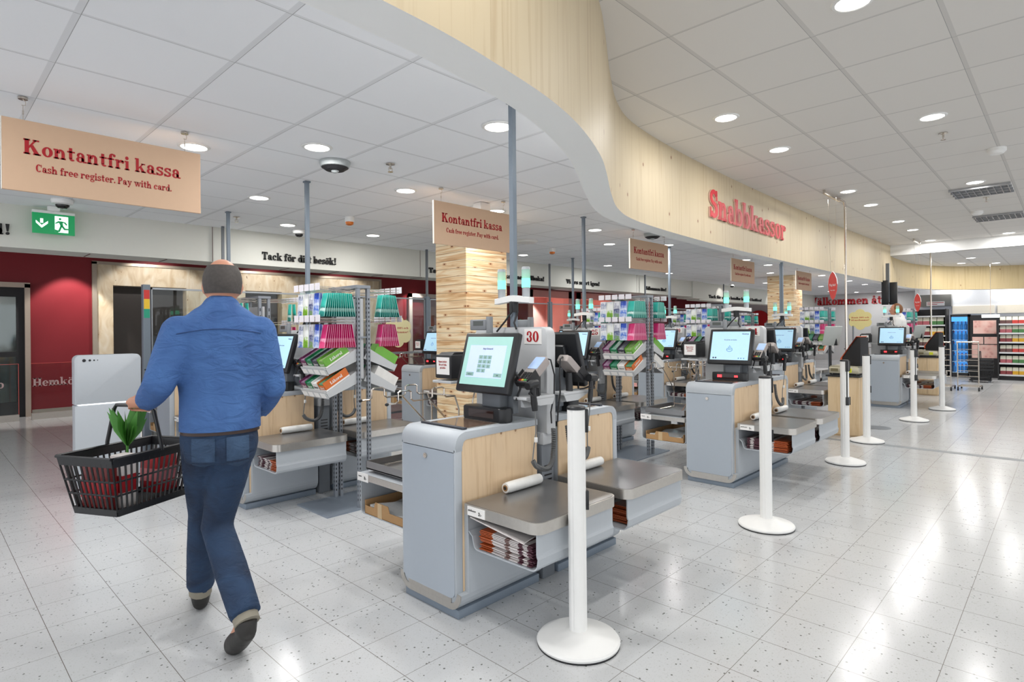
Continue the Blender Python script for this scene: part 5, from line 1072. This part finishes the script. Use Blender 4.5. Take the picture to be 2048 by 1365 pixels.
    if mats.get('detail'):
        def skin_to(ob): bm = bmesh.new(); bm.from_mesh(ob.data); t = BVHTree.FromBMesh(bm); return t
        ts = skin_to(o); tj = skin_to([x for x in P.children if x.name.startswith('jeans')][0])
        def on(t, x, z, off):
            h = t.ray_cast(Vector((x, -1, z)), Vector((0, 1, 0))); return (h[0] + Vector((0, -off, 0))) if h[0] else None
        L = [on(ts, -.165 + i * .015, 1.335 + .022 * math.cos((-.165 + i * .015) * 9), .0075) for i in range(23)]; L = [q for q in L if q]
        m = MB(); m.tube(L, .0022, 5); m.obj('yoke_seam', pm('seam_navy', '2c4674', .8), P)
        for sx in (-1, 1):
            m = MB(); gx = [sx * (.022 + .015 * i) for i in range(7)]; gz = [V['pelvis'].z - .055 - .02 * j for j in range(8)]; G = [[on(tj, x, z - (abs(i - 3) * -.006 if j == 7 else 0), .004) for j, z in enumerate(gz)] for i, x in enumerate(gx)]
            if all(q for r in G for q in r):
                for i in range(6):
                    for j in range(7): m.face([G[i][j], G[i + 1][j], G[i + 1][j + 1], G[i][j + 1]])
                bmesh.ops.remove_doubles(m.bm, verts=m.bm.verts, dist=1e-5); m.obj('back_pocket', mats['pocket'], P)
    p = V['pelvis']; m = MB(); n = 28; ring = lambda w, d, z: [(p.x + w * math.cos(2 * math.pi * i / n), p.y + d * math.sin(2 * math.pi * i / n), p.z + z) for i in range(n)]
    m.loft([ring(.154, .117, -.045), ring(.159, .121, -.045), ring(.157, .119, -.005), ring(.15, .114, -.005)], False); m.obj('belt', mats['belt'], P)
    for sd in 'lr':
        a, tt = V[sd + 'ankle'], V[sd + 'toe']; d = (tt - a); fl = Vector((d.x, d.y, 0)).normalized()
        def shoe(m):
            heel = V[sd + 'heel']; m.tube([heel - (tt - heel).normalized() * .01, heel.lerp(tt, .3), heel.lerp(tt, .65), tt, tt + (tt - heel).normalized() * .05], 0, 14, [.034, .041, .046, .044, .026]); m.tube([heel.lerp(tt, .12) + Vector((0, 0, .01)), a], 0, 12, [.042, .046])
        organic('shoe', shoe, mats['shoe'], P, .009, 4)
        m = MB(); kd = (V[sd + 'knee'] - a).normalized(); m.tube([a - kd * .02, a + kd * .06], .05, 14); m.obj('sock', pm('sock_beige', '8f897b', .9), P)
    h = V['head']; m = MB(); rings = []; nn = 24
    for i in range(12):
        ph = R((-27 + i * 107 / 11) if mats.get('bald') else (-38 + i * 128 / 11)); rings.append([])
        for k in range(nn):
            a = 2 * math.pi * k / nn; q = Vector((math.cos(a) * math.cos(ph) * .0825, math.sin(a) * math.cos(ph) * .1035 - .009, math.sin(ph) * .1145 + .02))
            if math.sin(a) > .35: q = Vector((q.x * .93, q.y * .93 - .012, max(q.z, .06 if not mats.get('bald') else .055) * 1.0))
            rings[-1].append(h + q)
    if mats.get('bald'): rings = rings[:8]
    m.loft(rings, False); o = m.obj('hair', mats['hair'], P)
    if not mats.get('bald'): pass
    for sx in (-1, 1): m = MB(); m.ell(h + Vector((sx * .03, .083, .012)), .011, .009, .008, 10, 8); m.obj('eye', pm('eye_white', 'e8e4de', .3), P)
    m = MB(); m.tube([h + Vector((-.022, .086, -.052)), h + Vector((0, .092, -.052)), h + Vector((.022, .086, -.052))], .005, 6); m.obj('mouth', pm('lips', 'a8655a', .5), P)
    return P
SKIN = pm('skin', 'c98f74', .5, var=.06, scale=14)
def cloth(name, a, b, sc):
    t = NT(name); n1 = t.n('TexNoise', Scale=sc, Detail=4.0, Distortion=.8); t.l(t.coord(), n1.inputs['Vector']); t.l(t.ramp(n1.outputs[0], [(.3, S2L(a)), (.7, S2L(b))]), t.b.inputs['Base Color']); t.set(Roughness=.85); n2 = t.n('TexNoise', Scale=9.0, Detail=3.0, Distortion=1.5); t.l(t.coord('Object', (1, 1, 2.2)), n2.inputs['Vector']); t.bump(n2.outputs[0], .55, .03); return t.m
bar = Vector((math.cos(bh + math.pi / 2), math.sin(bh + math.pi / 2), 0)); pp = Vector((-bar.y, bar.x, 0)); gp = BC + Vector((0, 0, .4405)) + pp * 0
fw = Vector((math.cos(R(70)), math.sin(R(70)), 0)); pp = pp if pp.dot(fw) < 0 else -pp
org = Vector((.965, 2.74, 0)); rt = Vector((math.sin(R(70)), -math.cos(R(70)), 0)); gp = gp + bar * (-.05 if bar.dot(rt) < 0 else .05); g = gp - org; gl = Vector((g.dot(rt), g.dot(fw), gp.z))
JM = dict(pelvis=(.0, 0, .945), chest=(0, 0, 1.25), neck=(.006, .03, 1.455), head=(.012, .055, 1.548), lshoulder=(-.168, .0, 1.368), rshoulder=(.174, .015, 1.368), lelbow=(-.235, -.055, 1.115), lwrist=(gl.x + .02, gl.y - .075, gl.z + .02), lhand=tuple(gl), relbow=(.215, .02, 1.08), rwrist=(.165, .19, .955), rhand=(.13, .31, .92),
          lhip=(-.078, .01, .89), lknee=(-.075, .17, .50), lankle=(-.098, .29, .10), lheel=(-.098, .272, .042), ltoe=(-.1, .46, .035), rhip=(.07, 0, .89), rknee=(-.02, .03, .47), rankle=(.088, -.30, .175), rheel=(.092, -.325, .13), rtoe=(.045, -.20, .034), lgrip=(gp, bar, pp))
person('man in blue shirt and jeans walking away with a black basket', org, R(70), JM, dict(skin=SKIN, shirt=cloth('blue_shirt', '38598f', '466da6', 5), jeans=cloth('denim', '18243a', '27405f', 5), belt=pm('belt_brown', '3a2720', .5), shoe=pm('shoe_black', '262422', .5), hair=pm('hair_grey', '4b4643', .8, var=.35, scale=70), bald=True, cuff=.1, detail=True, pocket=cloth('denim_pocket', '22344c', '3d5674', 9)))
JS = dict(pelvis=(0, 0, .98), chest=(0, 0, 1.28), neck=(0, .02, 1.49), head=(0, .05, 1.595), lshoulder=(-.19, 0, 1.42), rshoulder=(.19, 0, 1.42), lelbow=(-.24, .03, 1.16), lwrist=(-.18, .22, 1.06), lhand=(-.15, .34, 1.05), relbow=(.24, .03, 1.16), rwrist=(.18, .22, 1.06), rhand=(.15, .34, 1.05), lhip=(-.09, 0, .92), lknee=(-.1, .02, .5), lankle=(-.1, 0, .1), lheel=(-.1, -.03, .042), ltoe=(-.11, .17, .035), rhip=(.09, 0, .92), rknee=(.1, .02, .5), rankle=(.1, 0, .1), rheel=(.1, -.03, .042), rtoe=(.11, .17, .035))
person('shop worker in white shirt standing in profile behind kiosk twelve', (13.25, 2.39), R(95), JS, dict(skin=SKIN, shirt=pm('white_shirt', 'e6e4e2', .7), jeans=pm('dark_trousers', '26272c', .8), belt=pm('belt_black', '1c1c1c', .5), shoe=pm('shoe_black', '262422', .5), hair=pm('hair_brown', '7a5234', .8, var=.3, scale=60), cuff=.5), 1.03, False)
# ================================================================== WEIGHING STATIONS, HANGING ITEMS
COUNT = wood_mat('pale_counter_wood', 'dcc29c', 'cfb187', '7a5233', (30, 30, 2), (4, 4, 2), .03, kn_p=.12)
def station(x, y):
    c = thing('wooden_counter', '', 'counter', (x, y, 0)); m = MB(); m.box(-.17, .21, -.17, .17, .02, .725, .004); m.box(-.15, .19, -.15, .15, 0, .02); m.obj('cabinet', COUNT, c); m = MB(); m.box(-.19, .23, -.19, .19, .725, .745, .003); m.obj('top', BLACK, c)
    m = MB(); m.box(-.171, -.1705, .002, .006, .03, .72); m.box(-.1, -.097, -.1708, -.17, .03, .72); m.obj('door_gap', pm('gap_brown', '6b4c30', .8), c)
    s = thing('counter_scale', '', 'scale', (x, y, .745)); m = MB(); m.box(-.15, .17, -.16, .16, .02, .1, .006); m.box(-.14, .16, -.15, .15, .1, .112, .003); m.obj('scale_body', pm('scale_steel', 'c2bba4', .3, .6), s); m = MB(); m.box(-.12, .14, -.13, .13, 0, .02); m.obj('foot_frame', BLACK, s)
    m = MB(); m.box(-.152, -.15, .06, .14, .045, .08); m.obj('rating_plate', pm('plate_olive', '6f6648', .5), s); m = MB(); m.box(-.152, -.15, -.09, -.03, .035, .085); m.obj('yellow_sticker', pm('sticker_yellow', 'd8dc2c', .5), s)
    d = thing('tilted_display', '', 'display', (x, y, .745))
    m = MB(); m.box(-.13, .13, -.1, .1, -.008, .008, .004); m.xf(Matrix.Translation((-.12, .13, .48)) @ Matrix.Rotation(R(38), 4, 'Z') @ Matrix.Rotation(R(66), 4, 'Y')); m.obj('panel', pm('display_grey', 'b4b9b6', .35), d)
    m = MB(); m.prism([(-.1, .5), (-.06, .36), (.02, .36), (.05, .42)], 1, .09, .165, .006); m.tube([(.02, .19, .4), (.02, .19, .2), (.02, .19, .001)], .015, 8); m.box(.0, .04, .15, .2, .37, .41); m.obj('arm', BLACK, d)
    k = thing('self_scan_terminal', '', 'terminal', (x, y, .745)); OR = pm('orange_plastic', 'e8714e', .4)
    K = lambda mm: mm.xf(Matrix.Translation((.02, -.085, 0)) @ Matrix.Rotation(R(155), 4, 'Z'))
    m = MB(); m.prism([(.13, .114), (-.12, .114), (-.12, .2), (.08, .46), (.13, .46)], 0, -.07, .07, .006); K(m).obj('black_housing', SOFTB, k)
    m = MB(); m.prism([(-.121, .15), (-.121, .21), (.079, .475), (.105, .475), (.105, .468), (.082, .466), (-.14, .2), (-.14, .15)], 0, -.078, .078, .003); K(m).obj('orange_frame', OR, k)
    m = MB(); m.prism([(-.1305, .222), (.05, .445), (.044, .45), (-.1365, .227)], 0, -.05, .05); K(m).obj('terminal_screen', pm('dull_screen', '8d949a', .2), k)
    return c, s, d, k
s1 = station(8.07, 2.01); s2 = station(13.75, 2.0)
for (c, s, d, k), w in ((s1, 'between the third and fourth white posts'), (s2, 'beside the farthest white post')):
    c['label'] = 'pale wooden counter with black top ' + w; s['label'] = 'steel counter scale with yellow sticker ' + w; d['label'] = 'grey tilted display on a black arm ' + w; k['label'] = 'black and orange self-scan terminal ' + w
def surf(x, y, z, lb):
    t = thing('surfboard_sign', lb, 'sign', (x, y, z)); h = .36
    prof = [(.0, 0), (.028, .03), (.06, .12), (.068, .2), (.06, .27), (.035, .33), (0, .37)]; P = prof + [(-a, b) for a, b in prof[-2:0:-1]]
    M = Matrix.Rotation(R(-28), 4, 'Z'); m = MB(); m.prism(P, 0, -.004, .004); m.xf(M); m.obj('board', pm('surf_red', 'e0524c', .5), t); m = MB(); m.strip([(a * 1.08, b * 1.02 - .004) for a, b in prof[3:]], .004, 0, -.005, .005); m.strip([(-a * 1.08, b * 1.02 - .004) for a, b in prof[3:]][::-1], .004, 0, -.005, .005); m.xf(M); m.obj('white_edge', PAPER, t)
    m = MB(); letters(m, 'Väg här!', (-.0045, 0, .18), (0, -1, 0), (0, 0, 1), .03, .1, .0004); letters(m, 'Väg frukt', (-.0045, 0, .12), (0, -1, 0), (0, 0, 1), .012, .07, .0004); m.xf(M); m.obj('board_lettering', PAPER, t, smooth=None)
    m = MB()
    for s in (-.025, .025): m.tube([(s * .3, s, .33), (s * .3, s * 2, ZR - z - .05)], .0015, 5)
    m.obj('wire', CHROME, t)
    r = thing('ceiling_rail', 'short metal ceiling rail above the ' + lb.split(' above')[0], 'rail', (x, y, ZR)); m = MB(); m.box(-.35, .35, -.012, .012, -.05, -.035); m.cyl((-.33, 0, -.04), (-.33, 0, 0), .015, n=10); m.cyl((.33, 0, -.04), (.33, 0, 0), .015, n=10); m.obj('rail', CHROME, r)
surf(8.30, 2.22, 1.685, 'red surfboard-shaped hanging sign above the nearer wooden counter'); surf(14.05, 2.22, 1.62, 'far red surfboard-shaped hanging sign above the second wooden counter')
for x, y, zt, lb in ((8.66, 2.16, ZR, 'thin chrome pole rising to the right ceiling behind the wooden counter'), (14.62, 2.08, 2.84, 'thin far chrome pole in front of the timber fascia')):
    t = thing('metal_pole', lb, 'pole', (x, y, 0)); m = MB(); m.tube([(0, 0, .012), (0, 0, zt - .12), (-.05, .0, zt - .06), (-.25, 0, zt - .055)] if zt > 3 else [(0, 0, .012), (0, 0, zt)], .014, 10); m.obj('pole', CHROME, t); m = MB(); m.lathe([(.09, 0), (.09, .006), (.03, .014)], n=24); m.obj('foot', GREYD, t)
t = thing('floor_mat', 'small dark round plate on the floor beside the fourth white post', 'mat', (8.86, 1.85, 0)); m = MB(); m.lathe([(.15, 0), (.15, .004), (.14, .006)], n=32); m.obj('disc', GREYD, t)
t = thing('cloud_sign', 'cream cloud-shaped sign with red words left of kiosk twelve', 'sign', (10.5, 2.42, 1.30)); m = MB(); m.prism([(-a, b) for a, b in cloud_poly(0, .15, .85)], 0, -.003, .003); m.obj('board', pm('cloud_olive', 'd9cc8e', .6), t); m = MB(); letters(m, 'Skänk 100% och', (-.0034, 0, .17), (0, -1, 0), (0, 0, 1), .022, .25, .0003); letters(m, 'bli medlemmar!', (-.0034, 0, .13), (0, -1, 0), (0, 0, 1), .022, .25, .0003); m.obj('sign_lettering', RED, t, smooth=None); m = MB(); m.cyl((0, .1, -1.29), (0, .1, .05), .012, n=8); m.cyl((0, .1, -1.3), (0, .1, -1.29), .08, n=16); m.obj('stand', GREYD, t)
for x, y, lb in ((14.0, 2.72, 'black hanging screen by the end of the timber fascia'),):
    t = thing('hanging_screen', lb, 'screen', (x, y, 1.78)); m = MB(); m.box(-.06, -.02, -.02, .1, 0, .5, .004); m.box(.02, .06, -.16, -.02, 0, .46, .004); m.obj('screen_body', BLACK, t); m = MB(); m.box(-.02, .02, -.03, .03, .05, ZL - 1.78); m.obj('hanger', GREYD, t)
m = MB(); m.prism([(8.0 + a, b) for a, b in arc(-.05, 1.55, .42, 20, 165, 12)] + [(8.0 + a, b) for a, b in []], 0, XE - .06, XE - .01) if 0 else None
t = thing('red_cloud_sign', 'big red cloud shape on the pink end wall left of the far pillar', 'sign', (XE - .05, 9.6, 1.2)); m = MB(); m.prism(arc(.25, .3, .5, 0, 180, 14) + arc(-.2, .2, .42, 150, 360, 10), 0, -.03, .04) if 0 else m.prism([(.8, 0)] + arc(.3, .38, .5, 10, 170, 12) + arc(-.35, .15, .42, 110, 0, 8) + [(.0, 0)], 0, -.03, .04); m.obj('cloud', pm('logo_red', 'c8141e', .4), t)
# ================================================================== THE SHOP BEYOND
m = MB(); m.box(20.5, 20.6, -8, 3.3, 0, 2.84); struct(m.obj('wall_shop', pm('shop_grey', 'd6d8db', .7), smooth=None))
CREAM = pm('cream_panel', 'ece4d2', .6)
m = MB()
for a, b in ((1.5, 2.42), (.62, 1.44), (-1.4, .56)): m.box(20.46, 20.5, a, b, 1.66, 1.88)
struct(m.obj('trim_8', CREAM))
t = thing('wall_screen', 'grey metal box with red and white notice above the far shelves', 'sign', (20.3, 2.78, 1.88)); m = MB(); m.box(-.1, .15, -.37, .37, 0, .34, .01); m.obj('box', pm('box_grey', '85847f', .4, .3), t); m = MB(); m.box(-.106, -.1, -.22, .2, .02, .14); m.obj('notice', PAPER, t); m = MB(); m.box(-.108, -.106, -.2, .18, .1, .115); m.box(-.108, -.106, -.05, .18, .05, .065); m.obj('notice_print', RED, t)
def bay(nm, lb, y0, y1, x, zs, top, hdr=None):
    t = thing(nm, lb, 'shelving', (x + .25, (y0 + y1) / 2, 0)); h = (y1 - y0) / 2
    m = MB(); m.box(.2, .25, -h, h, 0, top); m.box(-.25, .2, -h, -h + .03, 0, top); m.box(-.25, .2, h - .03, h, 0, top); m.box(-.2, .2, -h, h, 0, .1); m.obj('frame', SOFTB, t)
    for z in zs: m = MB(); m.box(-.25, .2, -h + .03, h - .03, z - .012, z); m.box(-.256, -.25, -h + .03, h - .03, z - .035, z + .004); m.obj('shelf', pm('shelf_lit', 'cfd0d2', .3, .2), t)
    return t
PACKC = [pm('pack_' + c, c, .4, var=.15, scale=50) for c in ('8a3b3f', 'd9a628', 'b5616a', '4d7f4a', '6a4a48', 'c4413a')]; TINTC = [pm('pack_t', c, .4) for c in ('d8d6c4',)]
def packs(y0, y1, x, zs, h, w, lb, grp, cat='packet'):
    protos = []
    for k in range(6):
        m = MB(); m.box(-.05, .05, -w * .46, w * .46, 0, h * .5); m.mi = 1; m.loft([[(-.05, -w * .46, h * .5), (.05, -w * .46, h * .5), (.05, w * .46, h * .5), (-.05, w * .46, h * .5)], [(-.012, -w * .44, h), (.012, -w * .44, h), (.012, w * .44, h), (-.012, w * .44, h)]]); protos.append(m.obj('sweet_tub', [PACKC[k], TINTC[0]]))
    us = set(); rows = ('bottom', 'second', 'third', 'fourth', 'fifth', 'top')
    for r, z in enumerate(zs):
        n = int((y1 - y0) / w)
        for i in range(n):
            k = (i // 2 + r * 2) % 6; o = protos[k]
            if k in us: o = o.copy(); COL.objects.link(o)
            us.add(k); o.location = (x, y1 - w * (i + .5), z + .001); tag(o, lb % rows[r], cat, grp % rows[r])
    for k in range(6):
        if k not in us: bpy.data.objects.remove(protos[k])
bay('shop_shelving', 'black shop shelving full of sweet tubs at the right edge of the photo', -.5, 1.30, 18.4, (.14, .42, .68, .93, 1.15, 1.37), 1.55)
packs(-.44, 1.26, 18.5, (.14, .42, .68, .93, 1.15, 1.37), .17, .115, 'small sweet tub on the %s shelf at the right edge of the photo', 'sweet tubs, %s shelf')
bay('shop_shelving', 'shop shelving of white boxes left of the blue drinks fridge', 2.36, 3.1, 18.9, (.2, .5, .8, 1.08, 1.36, 1.6), 1.78)
packs(2.42, 3.04, 19.0, (.2, .5, .8, 1.08, 1.36), .2, .155, 'box on the %s shelf left of the blue drinks fridge', 'boxes, %s shelf left of fridge', 'box')
t = thing('drinks_fridge', 'tall drinks fridge glowing blue at the back of the shop', 'fridge', (19.15, 2.09, 0)); BLU = pm('fridge_blue', '4a9be8', .4, emit=.9)
m = MB(); m.box(-.25, .25, -.19, -.165, 0, 1.62); m.box(-.25, .25, .165, .19, 0, 1.62); m.box(-.25, .25, -.19, .19, 0, .1); m.box(-.25, .25, -.19, .19, 1.56, 1.62); m.obj('case', SOFTB, t); m = MB(); m.box(.22, .25, -.165, .165, .1, 1.56); m.obj('lit_back', BLU, t); m = MB(); m.box(-.25, -.245, -.165, .165, 1.44, 1.56); m.obj('lit_header', BLU, t)
for z in (.12, .40, .68, .96, 1.22): m = MB(); m.box(-.2, .2, -.163, .163, z - .01, z); m.obj('shelf', pm('fridge_shelf', 'cfe4f6', .3, emit=.3), t)
m = MB(); m.box(-.25, -.242, -.163, .163, .1, 1.44); m.obj('door_glass', GLASS, t)
m = MB(); m.lathe([(.03, 0), (.032, .02), (.032, .13), (.012, .18), (.012, .205)], n=14); m.mi = 1; m.cyl((0, 0, .2), (0, 0, .222), .014, n=12); b0 = m.obj('drink_bottle', [pm('bottle_blue', '3b86d8', .2), pm('cap_red', 'a8313a', .4)]); first = True
for z, nm in ((.12, 'bottom'), (.40, 'second'), (.68, 'middle'), (.96, 'fourth'), (1.22, 'top')):
    for i in range(4):
        o = b0 if first else b0.copy()
        if not first: COL.objects.link(o)
        first = False; o.location = (18.98, 1.97 + i * .08, z + .001); tag(o, 'blue drink bottle on the %s shelf of the glowing fridge' % nm, 'bottle', 'bottles on the %s fridge shelf' % nm)
t = thing('ad_stand', 'black stand with pink and pale poster panels between fridge and tubs', 'stand', (19.1, 1.6, 0)); m = MB(); m.box(-.1, .2, -.27, .27, 0, 1.6); m.obj('stand_body', SOFTB, t)
def postermat():
    t = NT('pink_poster'); n = t.n('TexVoronoi', Scale=9.0); t.l(t.coord(), n.inputs['Vector']); n2 = t.n('TexNoise', Scale=5.0, Detail=3.0); t.l(t.coord(), n2.inputs['Vector']); t.l(t.mix(n2.outputs[0], t.ramp(n.outputs['Distance'], [(.1, S2L('c77f78')), (.35, S2L('f1c9bd')), (.7, S2L('f6ddd2'))]), S2L('f0b7ae')), t.b.inputs['Base Color']); t.b.inputs['Emission Strength'].default_value = 0; return t.m
PMAT = postermat()
for a, b, z0, z1 in ((-.24, .22, 1.12, 1.46), (.02, .24, .86, 1.04), (-.25, .0, .86, 1.04), (-.25, .25, .5, .84)): m = MB(); m.box(-.106, -.1, a, b, z0, z1); m.obj('poster', PMAT, t)
t = thing('shelf_lightbox', 'white lit sign box above the poster stand in the shop', 'sign', (18.34, 1.42, 1.52)); m = MB(); m.box(-.03, .03, -.17, .17, 0, .08, .004); m.obj('box', pm('lit_white', 'f2fbff', .4, emit=.9), t); m = MB(); m.cyl((0, 0, .08), (0, 0, 1.32), .006, n=6); m.obj('rod', CHROME, t)
bl = ['lowest black basket of the stack by the poster stand', 'second black basket up in the stack by the poster stand', 'third black basket up in the stack by the poster stand', 'topmost black basket of the stack by the poster stand']
for i in range(4):
    b = dup(BK); place(b, (17.5, 1.55, .06 + i * .075), R(100), bl[i], 'shopping baskets')
    for ch in list(b.children):
        if ch.name.startswith('handle') and i < 3: bpy.data.objects.remove(ch)
t = thing('basket_dolly', 'low wheeled dolly under the stack of black baskets', 'dolly', (17.5, 1.55, 0)); m = MB(); m.box(-.16, .16, -.2, .2, .045, .058); m.obj('deck', SOFTB, t)
for a in (-.13, .13):
    for b in (-.17, .17): m = MB(); m.cyl((a - .01, b, .022), (a + .01, b, .022), .022, n=12); m.obj('wheel', GREYD, t)
for i, (x, y, lb) in enumerate(((15.25, 1.52, 'chrome trolley frame standing in front of the basket stack'), (15.05, 1.95, 'chrome trolley frame nearest the far weighing counter'))):
    t = thing('trolley', lb, 'trolley', (x, y, 0)); m = MB()
    for s in (-.17, .17): m.tube([(.3, s, .07), (-.28, s, .09), (-.3, s, .16), (-.32, s, .95), (-.36, s, 1.0)], .011, 8)
    m.tube([(.3, -.17, .07), (.3, .17, .07)], .011, 8); m.tube([(-.36, -.18, 1.0), (-.36, .18, 1.0)], .014, 8)
    for k in range(6): m.tube([(-.3 + k * .0, -.17, .3 + k * .11), (-.3, .17, .3 + k * .11)], .006, 6)
    for k in range(5): m.tube([(-.25 + k * .12, -.17, .085), (-.25 + k * .12, .17, .085)], .006, 6)
    m.obj('frame', CHROME, t)
    for a in (-.26, .28):
        for s in (-.17, .17): m = MB(); m.cyl((a, s - .012, .04), (a, s + .012, .04), .04, n=14); m.obj('wheel', SOFTB, t)
